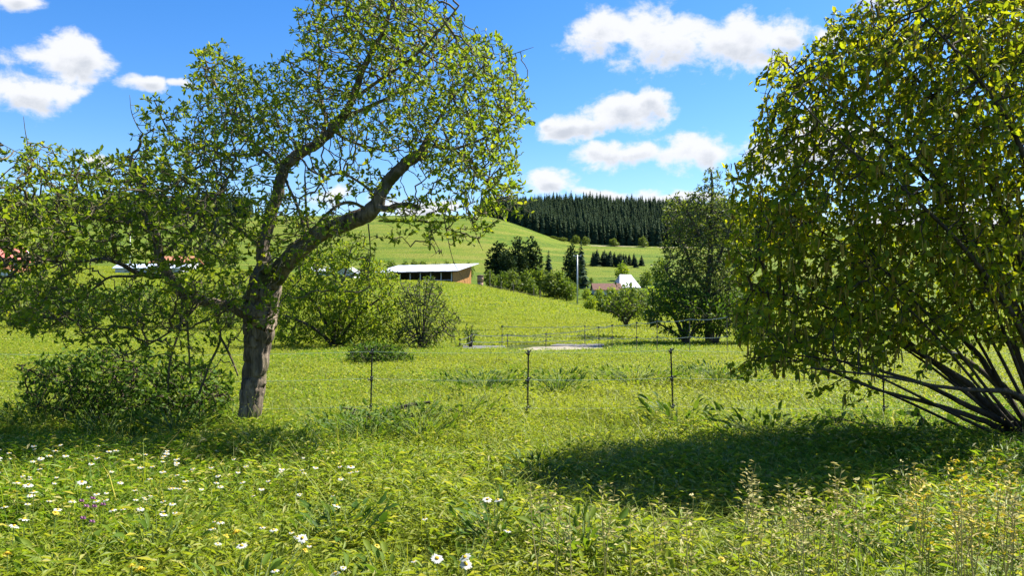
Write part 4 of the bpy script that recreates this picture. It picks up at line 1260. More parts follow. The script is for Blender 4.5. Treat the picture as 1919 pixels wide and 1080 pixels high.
    for k, (px, top) in enumerate(((-60, 455), (60, 462), (105, 450), (150, 468), (190, 448), (225, 462), (300, 455), (345, 465), (390, 452), (440, 462), (580, 470), (640, 478), (690, 474), (500, 455))):
        vl = ["tree beyond the left edge past the red roofed house", "tree right behind the red roofed house", "tree between the red roofed house and the white post", "second tree right of the red roofed house", "tree left of the thin white post", "tree behind the thin white post",
              "tree behind the pale blue roof", "tree behind the far orange roof", "tree right of the far orange roof", "tree just left of the central apple limb", "tree behind the second pale shed", "tree behind the small white shed", "tree at the left end of the barn", "tree behind the fork of the apple tree"][k]
        tree("village_tree", vl, "tree", px, top, 205 + rng.uniform(-15, 30), shrub[k % 4], 4.2, None, tr, "trees beyond the meadow behind the apple crown")
    # pale scrub at the edge of the forest
    for k, px in enumerate((1036, 1046, 1056, 1080, 1098, 1150, 1205)):
        tree("edge_tree", "pale bare scrub tree at the lower edge of the forest", "tree", px, 440 + rng.uniform(0, 8), 452, shrub[2], 4.2, 1.6, trs, "scrub along the forest edge")


# ------------------------------------------------------------------ buildings and poles
def turned(root_loc, rz):
    c, s = math.cos(rz), math.sin(rz)
    return lambda x, y, z: np.array([root_loc[0] + c * x - s * y, root_loc[1] + s * x + c * y, root_loc[2] + z])


def barn():
    d = 163.0
    b = at_ground(849, d) - np.array([0, 0, 0.35])
    rz = R(-24)
    root = empty("barn", b, "long open fronted barn with white metal roof and orange wooden end wall", "barn", rz=rz)
    L, W, hf, hb = 19.0, 8.5, 3.05, 4.75      # front low, back high; x runs left from the front right corner
    MB().box((-L, W - .15, 0), (-.2, W, hb - .1)).build("back_wall", M['dark_inside'], root)
    MB().hexa([(-L, 0, 0), (-L + .15, 0, 0), (-L + .15, W - .16, 0), (-L, W - .16, 0), (-L, 0, hf), (-L + .15, 0, hf), (-L + .15, W - .16, hb - .1), (-L, W - .16, hb - .1)]).build("end_wall", M['dark_inside'], root)
    e = empty_part("end_wall", root)
    n = 14
    for i in range(n):                         # vertical boards of the sunlit gable end
        y0, y1 = W * i / n + .012, W * (i + 1) / n - .012
        z0 = hf + (hb - hf) * y0 / W - .06; z1 = hf + (hb - hf) * y1 / W - .06
        x1 = 0.02 * (i % 2)
        MB().hexa([(-.12, y0, 0), (x1, y0, 0), (x1, y1, 0), (-.12, y1, 0), (-.12, y0, z0), (x1, y0, z0), (x1, y1, z1), (-.12, y1, z1)]).build("board", M['wood_orange'], e)
    for i in range(8):
        x = -L + .4 + (L - .8) * i / 7
        MB().box((x - .1, .05, 0), (x + .1, .25, hf - .05)).build("post", M['galv'], root)
    MB().box((-L, .08, 1.0), (-.3, .16, 1.1)).build("feed_rail", M['galv'], root)
    MB().box((-L, .02, 0), (-.3, .2, .45)).build("feed_wall", M['wood_orange'], root)
    np_, ov = 15, .9
    x0, x1 = -L - .9, 1.6
    for i in range(np_):
        a, c = x0 + (x1 - x0) * i / np_ + .02, x0 + (x1 - x0) * (i + 1) / np_ - .02
        sl = (hb - hf) / W
        y0, y1 = -ov, W + ov
        lift = .0 if i % 2 else .03
        z0, z1 = hf + sl * y0 + lift, hf + sl * y1 + lift
        MB().hexa([(a, y0, z0), (c, y0, z0), (c, y1, z1), (a, y1, z1), (a, y0, z0 + .07), (c, y0, z0 + .07), (c, y1, z1 + .07), (a, y1, z1 + .07)]).build("roof_panel", M['roof_white'], root)
    MB().box((x0, -ov - .05, hf + sl * -ov - .22), (x1, -ov + .0, hf + sl * -ov - .01)).build("gutter", M['tank_dark'], root)


def empty_part(name, parent):
    o = bpy.data.objects.new(name, None)
    o.empty_display_size = .2
    COL.objects.link(o)
    o.parent = parent
    return o


def tank():
    b = at_ground(900, 164) - np.array([0, 0, .2])
    root = empty("water_tank", b, "brown round tank with flat dark lid beside the barn", "tank")
    MB().tube([(0, 0, 0), (0, 0, 1.2)], [.62, .62], 16).build("base", M['tank'], root, True)
    MB().tube([(0, 0, 1.2), (0, 0, 1.35)], [.70, .70], 16).build("band", M['tank_dark'], root, True)
    MB().tube([(0, 0, 1.35), (0, 0, 2.5)], [.66, .66], 16).build("body", M['tank'], root, True)
    MB().tube([(0, 0, 2.5), (0, 0, 2.62), (0, 0, 2.75)], [.85, .82, .2], 16).build("lid", M['tank_dark'], root, True)


def pole(name, lab, px, top, d, arm=True, r=.16, mat='galv'):
    b = at_ground(px, d)
    h = EYE + d * (570 - top) / F - b[2]
    root = empty(name, b, lab, "pole")
    MB().tube([(0, 0, -.5), (0, 0, h)], [r * 1.25, r * .8], 10).build("shaft", M[mat], root, True)
    if arm:
        MB().box((-.9, -.08, h - .35), (.9, .08, h - .2)).build("crossarm", M[mat], root)
        for x in (-.8, 0, .8):
            MB().tube([(x, 0, h - .2), (x, 0, h + .08)], [.07, .05], 8).build("insulator", M['white_wall'], root, True)


def gable_house(name, lab, px, d, L, W, hw, hr, rz, wall, roof, windows=(), ov=.4, hip=0.0, sink=.2, verge=None):
    b = at_ground(px, d) - np.array([0, 0, sink])
    root = empty(name, b, lab, "house", rz=rz)
    mb = MB().box((-L / 2, -W / 2, 0), (L / 2, W / 2, hw))
    mb.add([(-L / 2, -W / 2, hw), (-L / 2, W / 2, hw), (-L / 2 + hip, 0, hr - .05), (L / 2, -W / 2, hw), (L / 2, W / 2, hw), (L / 2 - hip, 0, hr - .05)], [(0, 2, 1), (3, 4, 5)])
    mb.build("wall", M[wall], root)
    t = .14
    for s in (-1, 1):
        sl = (hr - hw) / (W / 2)
        ye, ze = s * (W / 2 + ov), hw - sl * ov
        xo = L / 2 + ov
        xr = xo - hip
        V = [(-xo, ye, ze), (xo, ye, ze), (xr, 0, hr), (-xr, 0, hr), (-xo, ye, ze + t), (xo, ye, ze + t), (xr, 0, hr + t), (-xr, 0, hr + t)]
        MB().hexa(V if s < 0 else [V[i] for i in (1, 0, 3, 2, 5, 4, 7, 6)]).build("roof", M[roof], root)
        if verge:
            for xx in (-xo, xo):
                V = [(xx - .08, ye, ze - .06), (xx + .08, ye, ze - .06), (xx + .08, 0, hr - .06), (xx - .08, 0, hr - .06), (xx - .08, ye, ze + t + .05), (xx + .08, ye, ze + t + .05), (xx + .08, 0, hr + t + .05), (xx - .08, 0, hr + t + .05)]
                MB().hexa(V).build("verge_board", M[verge], root)
    for (side, a, z, w, h) in windows:
        if side == 'f':
            fr = MB().box((a - w / 2, -W / 2 - .05, z), (a + w / 2, -W / 2 - .002, z + h)).build("window", M['white_wall'], root)
            MB().box((a - w / 2 + .1, -W / 2 - .08, z + .1), (a + w / 2 - .1, -W / 2 - .052, z + h - .1)).build("pane", M['glass'], fr)
        else:
            fr = MB().box((L / 2 + .002, a - w / 2, z), (L / 2 + .05, a + w / 2, z + h)).build("window", M['white_wall'], root)
            MB().box((L / 2 + .052, a - w / 2 + .1, z + .1), (L / 2 + .08, a + w / 2 - .1, z + h - .1)).build("pane", M['glass'], fr)
    return root


def car():
    b = at_ground(8, 138)
    root = empty("parked_car", b, "white car parked in front of the red roofed house at the left edge", "car", rz=R(8))
    mb = MB()
    prof = [(-2.1, .35), (2.1, .35), (2.1, .8), (1.2, .92), (.7, 1.45), (-1.1, 1.48), (-1.9, .95), (-2.1, .9)]
    V = [(x, -.85, z) for x, z in prof] + [(x, .85, z) for x, z in prof]
    n = len(prof)
    mb.add(V, [tuple(range(n)), tuple(range(2 * n - 1, n - 1, -1))] + [(i, n + i, n + (i + 1) % n, (i + 1) % n) for i in range(n)])
    mb.build("body", M['white_wall'], root)
    MB().add([(.55, -.87, 1.38), (1.02, -.87, .97), (-1.6, -.87, .97), (-1.05, -.87, 1.38)], [(0, 1, 2, 3)]).build("side_window", M['glass'], root)
    for x in (-1.3, 1.3):
        for y in (-.8, .8):
            w = MB().tube([(x, y - .1, .33), (x, y + .1, .33)], [.33, .33], 14).build("wheel", M['rubber'], root)
            MB().tube([(x, y - .12, .33), (x, y + .12, .33)], [.2, .2], 12).build("rim", M['galv'], w)


def buildings():
    barn()
    tank()
    pole("utility_pole", "grey utility pole with a short crossarm in the valley right of the pines", 1082, 478, 172)
    pole("lamp_post", "thin white post beside the pale blue roof seen through the apple crown", 243, 440, 150, arm=False, r=.07, mat='white_wall')
    gable_house("white_house", "white house with steep white roof half hidden by bushes in the valley", 1172, 205, 6.0, 5.2, 1.6, 4.9, R(20), 'white_wall', 'roof_white', windows=(('f', -1.2, .5, .8, .9), ('f', 1.2, .5, .8, .9)), hip=1.5, ov=.2)
    gable_house("brown_shed", "low shed with red brown tiled roof left of the white house", 1136, 200, 7.0, 4.0, 1.6, 3.1, R(4), 'white_wall', 'brown_tile')
    gable_house("red_roofed_house", "brick house with red roof and white verges at the left edge", 12, 150, 6.5, 5.5, 2.6, 5.2, R(68), 'brick', 'red_roof', windows=(('r', -1.0, 1.0, .9, 1.1), ('r', 1.0, 1.0, .9, 1.1), ('f', 0, 1.0, .9, 1.1)), verge='white_wall', sink=.1)
    gable_house("blue_roofed_shed", "low shed with pale blue sheet roof seen through the apple crown", 285, 150, 12.5, 4.0, 1.0, 1.75, R(3), 'white_wall', 'blue_sheet', sink=0)
    gable_house("orange_house", "far brick house with orange roof behind the pale blue shed", 330, 175, 9, 6, 1.5, 3.0, R(-5), 'white_wall', 'brick')
    gable_house("white_shed", "small white gabled shed left of the barn behind the willow bush", 655, 165, 2.6, 3.4, 1.5, 2.5, R(75), 'white_wall', 'roof_white', verge=None)
    gable_house("pale_shed", "second small pale shed nearer the apple trunk behind the willow bush", 605, 168, 4.2, 3.0, 1.3, 2.1, R(8), 'white_wall', 'roof_white')
    car()


# ------------------------------------------------------------------ fences
def near_fence():
    xs = [(-170, 9.9), (695, 9.9), (988, 9.7), (1262, 9.7), (1655, 9.6), (2150, 9.5)]
    labs = {695: "black electric fence stake nearest the apple tree", 988: "black electric fence stake in the middle of the field", 1262: "black electric fence stake above the dock clump",
            1655: "black electric fence stake under the hazel branches", -170: "black electric fence stake beyond the apple tree", 2150: "black electric fence stake behind the hazel"}
    heights = (0.98, 0.63, 0.27)
    anchors = []
    for (px, d) in xs:
        g = at_ground(px, d)
        lean = np.array([rng.uniform(-.02, .02) + (0.02 if px < 1000 else -.02), rng.uniform(-.02, .02), 1.0])
        root = empty("fence_stake", g, labs[px], "fence stake", "black stakes of the electric fence")
        MB().tube([(0, 0, -.1), tuple(lean * 1.0)], [.0105, .0095], 8).build("rod", M['black_plastic'], root)
        MB().tube([(-.05, 0, .10), (.0, 0, .10), (.06, .02, .09)], [.012, .012, .008], 6).build("foot_tread", M['black_plastic'], root)
        an = []
        for h in heights:
            p = lean * h
            mb = MB().tube([p - (0, 0, .035), p + (0, 0, .035)], [.017, .017], 8)
            mb.tube([p + (0, -.01, .015), p + (0.02, -.045, .02), p + (0.035, -.05, .045)], [.009, .008, .006], 6)
            mb.tube([p + (0, -.01, -.01), p + (-.025, -.04, -.01), p + (-.04, -.045, .02)], [.009, .008, .006], 6)
            mb.build("insulator", M['black_plastic'], root, True)
            an.append(g + p + np.array([0, -.035, 0.01]))
        anchors.append(an)
    for k, lab in enumerate(("top white cord of the near electric fence", "middle pale cord of the near electric fence", "lowest pale cord of the near electric fence")):
        pts = []
        for i in range(len(anchors) - 1):
            a, b = anchors[i][k], anchors[i + 1][k]
            for t in np.linspace(0, 1, 10, endpoint=False):
                p = a * (1 - t) + b * t
                p = p - np.array([0, 0, 4 * .02 * np.linalg.norm(b - a) / 2.5 * t * (1 - t)])
                pts.append(p)
        pts.append(anchors[-1][k])
        o = MB().tube(pts, .0020, 5).build("fence_wire", M['cord'])
        tag(o, lab, "fence wire", "cords of the near electric fence")


def far_fence():
    posts = [(862, 634, 26.5), (885, 625, 26.8), (941, 610, 29), (951, 626, 27.5), (1023, 624, 27), (1096, 610, 29.5), (1122, 612, 26), (1147, 608, 25.5), (1193, 603, 24.5), (1231, 600, 24), (1292, 596, 23.5), (1362, 592, 23.0)]
    labs = ["short thin fence post at the left end by the grey strip", "second thin fence post beside the sapling", "tall dark fence post on the meadow side", "thin fence post just right of the tall dark one", "thin post above the pale path", "dark post behind the right part of the pale path",
            "white post at the right end of the pale path", "white fence post where the tapes meet", "white fence post in front of the round bush", "fence post at the left end of the thicket", "fence post before the thicket stems", "white fence post at the edge of the hazel crown"]
    tops = []
    for (px, ty, d), lab in zip(posts, labs):
        g = at_ground(px, d)
        h = EYE + d * (570 - ty) / F - g[2]
        dark = 'dark' in lab or 'thin' in lab
        root = empty("fence_post", g, lab, "fence post", "posts of the far tape fence")
        MB().tube([(0, 0, -.2), (0, 0, h)], [.014, .012] if dark else [.012, .011], 8).build("shaft", M['grey_wood'], root)
        for hh in (h - .04, h * .5):
            MB().box((-.03, -.05, hh - .03), (.03, -.017, hh + .03)).build("insulator", M['black_plastic'], root)
        tops.append((g, h))

    def tape(name, idx, fr, lab, w=.010):
        mb = MB()
        pts = []
        for a, b in zip(idx[:-1], idx[1:]):
            (ga, ha), (gb, hb) = tops[a], tops[b]
            p, q = ga + np.array([0, -.055, (ha - .04) if fr > .9 else ha * fr]), gb + np.array([0, -.055, (hb - .04) if fr > .9 else hb * fr])
            for t in np.linspace(0, 1, 8, endpoint=False):
                pts.append(p * (1 - t) + q * t - np.array([0, 0, .18 * t * (1 - t)]))
        pts.append(q)
        pts = np.array(pts)
        n = len(pts)
        V = np.concatenate([pts - (0, .003, w), pts + (0, -.003, w), pts + (0, .003, w), pts + (0, .003, -w)])
        Fq = []
        for i in range(n - 1):
            for a in range(4):
                b = (a + 1) % 4
                Fq.append((a * n + i, a * n + i + 1, b * n + i + 1, b * n + i))
        mb.add(V, Fq)
        tag(mb.build(name, M['tape']), lab, "fence tape", "white tapes of the far fence")
    tape("fence_tape", [0, 1, 3, 4, 6, 7, 8, 9, 10, 11], 1.0, "upper white tape rising to the hazel crown on the far fence")
    tape("fence_tape", [0, 1, 3, 4, 6, 7, 8, 9, 10, 11], .5, "lower white tape in front of the thicket on the far fence")
    tape("fence_tape", [2, 5, 7], 1.0, "straight back tape along the meadow side of the far fence", .009)
    tape("fence_tape", [2, 5, 7], .5, "lower back tape along the meadow side of the far fence", .008)
    # small paddock fence on the barn hill
    pp = []
    for k, (px, ty, d) in enumerate(((918, 508, 158), (939, 527, 158), (962, 532, 158), (1000, 539, 158), (1012, 543, 158))):
        g = at_ground(px, d)
        h = max(.9, EYE + d * (570 - ty) / F - g[2])
        labs2 = ["tall thin post right of the brown tank", "first short paddock post below the tall thin post", "second short paddock post on the crest", "third short paddock post on the crest", "last paddock post before the slope drops"]
        o = MB().tube([(0, 0, -.3), (0, 0, h)], [.09, .08], 8).build("paddock_post", M['grey_wood'])
        o.location = g
        tag(o, labs2[k], "fence post", "paddock posts on the barn hill")
        pp.append(g)
    for hh, lab in ((.75, "upper rail of the paddock fence beside the brown tank"), (.4, "lower rail of the paddock fence beside the brown tank")):
        o = MB().tube([g + np.array([0, -.1, hh]) for g in pp], [.05] * 5, 6).build("paddock_rail", M['grey_wood'])
        tag(o, lab, "fence rail")


# ------------------------------------------------------------------ meadow
def blades(n, R0, h, w, bend, g, droop=0.0):
    """n bent blades inside a disc: three quads each"""
    a = g.uniform(0, 2 * np.pi, n); r = R0 * np.sqrt(g.random(n))
    b = np.stack([r * np.cos(a), r * np.sin(a), np.full(n, -0.02)], 1)
    ha = g.uniform(0, 2 * np.pi, n)
    H = g.uniform(h[0], h[1], n)
    D = np.stack([np.cos(ha), np.sin(ha), np.zeros(n)], 1)
    S = np.stack([-np.sin(ha), np.cos(ha), np.zeros(n)], 1)
    tw = g.uniform(-1, 1, (n, 1))
    S = S + D * tw; S /= np.linalg.norm(S, axis=1)[:, None]
    be = g.uniform(bend[0], bend[1], n) * H
    W = g.uniform(w[0], w[1], n)
    V = []
    for t, wt in ((0, .7), (.4, 1.0), (.75, .75), (1.0, .08)):
        c = b + D * (be * t ** 2)[:, None] + np.array([0, 0, 1.0]) * (H * t * (1 - droop * t * t))[:, None]
        V += [c - S * (W * wt / 2)[:, None], c + S * (W * wt / 2)[:, None]]
    V = np.stack(V, 1).reshape(-1, 3)
    k = (np.arange(n) * 8)[:, None]
    Q = np.concatenate([k + np.array([[0, 1, 3, 2]]), k + np.array([[2, 3, 5, 4]]), k + np.array([[4, 5, 7, 6]])])
    return V, Q, np.repeat(g.random(n), 8)


def herb_leaves(n, R0, h, L, asp, g):
    a = g.uniform(0, 2 * np.pi, n); r = R0 * np.sqrt(g.random(n))
    pos = np.stack([r * np.cos(a), r * np.sin(a), g.uniform(h[0], h[1], n)], 1)
    ha = g.uniform(0, 2 * np.pi, n)
    X = np.stack([np.cos(ha), np.sin(ha), g.uniform(-.3, .9, n)], 1)
    X /= np.linalg.norm(X, axis=1)[:, None]
    N = np.array([[0, 0, 1.0]]) + g.normal(0, .4, (n, 3))
    N -= X * (N * X).sum(1)[:, None]; N /= np.linalg.norm(N, axis=1)[:, None]
    Ln = g.uniform(L[0], L[1], n)
    V, Fs, var = leaf_batch(pos, X, np.cross(N, X), N, Ln, Ln * asp, LEAF_SMALL)
    return V, Fs[0], np.repeat(g.random(n), 5)


def patch(name, seed, specs, herbs=()):
    g = np.random.default_rng(seed)
    Vs, Qs, vs, n = [], [], [], 0
    for s in specs:
        V, Q, v = blades(*s[:5], g, *(s[5:]))
        Vs.append(V); Qs.append(Q + n); vs.append(v); n += len(V)
    for s in herbs:
        V, Q, v = herb_leaves(*s, g)
        Vs.append(V); Qs.append(Q + n); vs.append(v * .75); n += len(V)
    return mesh_np(name, np.concatenate(Vs), np.concatenate(Qs), M['grass'], {'var': ('POINT', np.concatenate(vs))})


def wedge(n, d0, d1, pad=.12):
    d = np.sqrt(rng.uniform(d0 ** 2, d1 ** 2, n))
    u = rng.uniform(-.675 - pad, .675 + pad, n)
    x = u * d + rng.uniform(-.6, .6, n)
    return np.stack([x, d, zg(x, d)], 1)


def vnoise(x, y, s, seed):
    g = np.random.default_rng(seed)
    v = 0
    for k in range(5):
        a = g.uniform(0, 6.28); f = s * g.uniform(.6, 1.7)
        v = v + np.sin((x * np.cos(a) + y * np.sin(a)) * f + g.uniform(0, 6.28))
    return v / 5


def off_path(p):
    px = 959.5 + F * p[:, 0] / p[:, 1]
    on = ((px > 945) & (px < 1142) & (p[:, 1] > 24.9) & (p[:, 1] < 29.8)) | ((px > 835) & (px < 962) & (p[:, 1] > 26.2) & (p[:, 1] < 28.8))
    return p[~on]


def meadow():
    tall = [patch("tall_grass", 1 + i, [(80, .26, (.18, .46), (.004, .010), (.4, 1.5), .25), (60, .26, (.08, .28), (.006, .013), (.5, 1.7), .4)], [(70, .26, (.06, .32), (.03, .085), .24), (22, .26, (.05, .26), (.025, .06), .5)]) for i in range(4)]
    lush = [patch("lush_grass", 11 + i, [(80, .26, (.10, .34), (.005, .012), (.5, 1.8), .4)], [(75, .26, (.05, .29), (.03, .095), .26), (45, .26, (.04, .26), (.025, .07), .5)]) for i in range(4)]
    short = [patch("short_grass", 21 + i, [(85, .34, (.05, .16), (.006, .013), (.4, 1.5), .2)], [(50, .34, (.02, .12), (.035, .07), .40)]) for i in range(3)]
    coarse = [patch("coarse_grass", 31 + i, [(70, .75, (.05, .17), (.016, .035), (.5, 1.6), .2)], [(45, .75, (.03, .12), (.06, .13), .42)]) for i in range(3)]
    far = [patch("far_grass", 41 + i, [(60, 1.7, (.08, .24), (.05, .10), (.7, 1.8), .2)], [(30, 1.7, (.05, .16), (.15, .3), .4)]) for i in range(3)]
    stalky = [patch("stalk_grass", 51 + i, [(14, .35, (.35, .62), (.003, .006), (.1, .9), .1), (8, .3, (.25, .5), (.006, .011), (.6, 1.6), .3)], [(14, .35, (.36, .56), (.012, .03), .35)]) for i in range(3)]
    meshes = tall + lush + short + coarse + far + stalky
    P_, pick, sc, tint = [], [], [], []

    def put(p, ids, s0, s1, tb, ta):
        P_.append(p); n = len(p)
        pick.append(rng.choice(ids, n)); sc.append(rng.uniform(s0, s1, n))
        t = tb + ta * vnoise(p[:, 0], p[:, 1], .5 if p[0, 1] < 30 else .12, 5) + rng.normal(0, .12, n)
        tint.append(np.clip(t, 0, 1))
    # foreground: left is a flowery lush mix, right has taller straw coloured grass
    p = wedge(4300, 1.7, 7.2, .18)
    p = p[vnoise(p[:, 0], p[:, 1], 4.2, 77) + rng.normal(0, .18, len(p)) > -.36]
    right = np.clip((p[:, 0] / p[:, 1] + .05) * 2 + rng.normal(0, .25, len(p)), 0, 1) > rng.random(len(p))
    put(p[right], list(range(0, 4)), .6, 1.25, .35, .9)
    put(p[~right], list(range(2, 8)), .55, 1.15, .35, .9)
    p = wedge(4800, 6.8, 10.2, .18)
    p = p[vnoise(p[:, 0], p[:, 1], 2.6, 78) + rng.normal(0, .2, len(p)) > -.38]
    put(p, list(range(3, 8)), .45, .95, .45, .8)
    p = wedge(750, 2.2, 10.5, .15)
    put(p, list(range(17, 20)), .6, 1.15, .55, .5)
    p = off_path(wedge(700, 10, 24))
    put(p, list(range(17, 20)), .35, .75, .5, .5)
    p = off_path(wedge(420, 10, 30)); p = p[vnoise(p[:, 0], p[:, 1], .8, 9) > .12]
    put(p, list(range(4, 8)), .6, 1.0, .0, .2)
    p = off_path(wedge(9500, 9.8, 31))
    put(p, list(range(8, 11)), .6, 1.35, .62, .8)
    p = off_path(wedge(9000, 29, 75, .05))
    put(p, list(range(11, 14)), .7, 1.2, .62, .6)
    p = wedge(12000, 70, 190, .03)
    put(p, list(range(14, 17)), .6, 1.1, .62, .6)
    o = scatter("grass", np.concatenate(P_), rng.uniform(0, 6.28, sum(map(len, P_))), np.concatenate(sc), np.concatenate(pick), np.concatenate(tint), meshes)
    tag(o, "long and short meadow grass with clover and herbs", "grass", kind='stuff')


# ------------------------------------------------------------------ weeds, flowers and stalks
def weed(px, d, lab, n, h, L, asp, mat, spread, name="dock_plant", cat="weed", singles=True, tmpl=LEAF_BROAD, group=None):
    b = at_ground(px, d)
    root = empty(name, b, lab, cat, group)
    me = leaf_mesh("leaf_%s_%.2f" % (mat, asp), tmpl, asp, M[mat])
    st = MB()
    for k in range(max(3, n // 6)):
        a = rng.uniform(0, 6.28); q = rng.uniform(.2, 1) * spread
        st.tube([(0, 0, -.02), (q * .4 * math.cos(a), q * .4 * math.sin(a), h * .6), (q * math.cos(a), q * math.sin(a), h * rng.uniform(.8, 1.1))], [.005, .004, .002], 5)
    st.build("stem", M['weed_stem'], root)
    pos, X, Y, Z, Ls = [], [], [], [], []
    for k in range(n):
        a = rng.uniform(0, 6.28); q = spread * math.sqrt(rng.random()) * .8
        z = h * rng.uniform(.15, 1.0)
        x = np.array([math.cos(a), math.sin(a), rng.uniform(.1, 1.6)]); x /= np.linalg.norm(x)
        nn = np.array([0, 0, 1.0]) + rng.normal(0, .5, 3); nn -= x * nn.dot(x); nn /= np.linalg.norm(nn)
        pos.append((q * math.cos(a), q * math.sin(a), z)); X.append(x); Y.append(np.cross(nn, x)); Z.append(nn); Ls.append(rng.uniform(*L))
    pos, X, Y, Z, Ls = map(np.array, (pos, X, Y, Z, Ls))
    if singles:
        for k in range(n):
            o = obj("leaf", me, root)
            place(o, pos[k], X[k], Y[k], Z[k], Ls[k])
    else:
        V, Fs, var = leaf_batch(pos, X, Y, Z, Ls, Ls * asp, tmpl)
        o = obj("foliage", mesh_np("foliage", V, Fs, M[mat], {'var': ('POINT', var)}), root)
        o['kind'] = 'stuff'
    return root


def tuft(px, d, lab, n, R0, h, mat):
    b = at_ground(px, d)
    root = empty("grass_tuft", b, lab, "grass tuft")
    V, Q, var = blades(n, R0, h, (.015, .035), (.6, 1.9), rng, .3)
    c0 = V.reshape(-1, 8, 3)[:, 0, :2]
    dome_ = np.clip(1.15 - (np.hypot(c0[:, 0], c0[:, 1]) / R0) ** 1.5, .25, 1) * rng.uniform(.5, 1.25, len(c0))
    V[:, 2] *= np.repeat(dome_, 8)
    o = obj("foliage", mesh_np("foliage", V, Q, M[mat], {'var': ('POINT', var)}), root)
    o['kind'] = 'stuff'


def daisy_meshes(R0, npet, seed):
    g = np.random.default_rng(seed)
    V, Fq = [], []
    for i in range(npet):
        a = 2 * math.pi * i / npet + g.normal(0, .06)
        c, s = math.cos(a), math.sin(a)
        dz = g.uniform(-.25, .05)
        L = R0 * g.uniform(.88, 1.08); w = R0 * .17
        k = len(V)
        for (r, q, z) in ((.2, .45, 0), (.65, 1, .03), (.95, .7, dz * .8), (1.0, .15, dz)):
            V += [(L * r * c - w * q * s, L * r * s + w * q * c, R0 * z), (L * r * c + w * q * s, L * r * s - w * q * c, R0 * z)]
        Fq += [(k, k + 1, k + 3, k + 2), (k + 2, k + 3, k + 5, k + 4), (k + 4, k + 5, k + 7, k + 6)]
    return np.array(V), np.array(Fq)


def dome(r, h, n=10):
    mb = MB()
    V = [(r * math.cos(t), r * math.sin(t), 0) for t in np.linspace(0, 6.283, n, endpoint=False)]
    V += [(r * .65 * math.cos(t), r * .65 * math.sin(t), h * .7) for t in np.linspace(0, 6.283, n, endpoint=False)] + [(0, 0, h), (0, 0, -h * .8)]
    Fq = [(i, (i + 1) % n, n + (i + 1) % n, n + i) for i in range(n)] + [(n + i, n + (i + 1) % n, 2 * n) for i in range(n)] + [((i + 1) % n, i, 2 * n + 1) for i in range(n)]
    return mb.add(V, Fq)


def flower_spot(px, py, h):
    """point on the meadow whose flower head, h above the ground, is seen at this place"""
    d = (EYE - h) * F / max(py - 570, 30)
    g = at_ground(px, d)
    return g


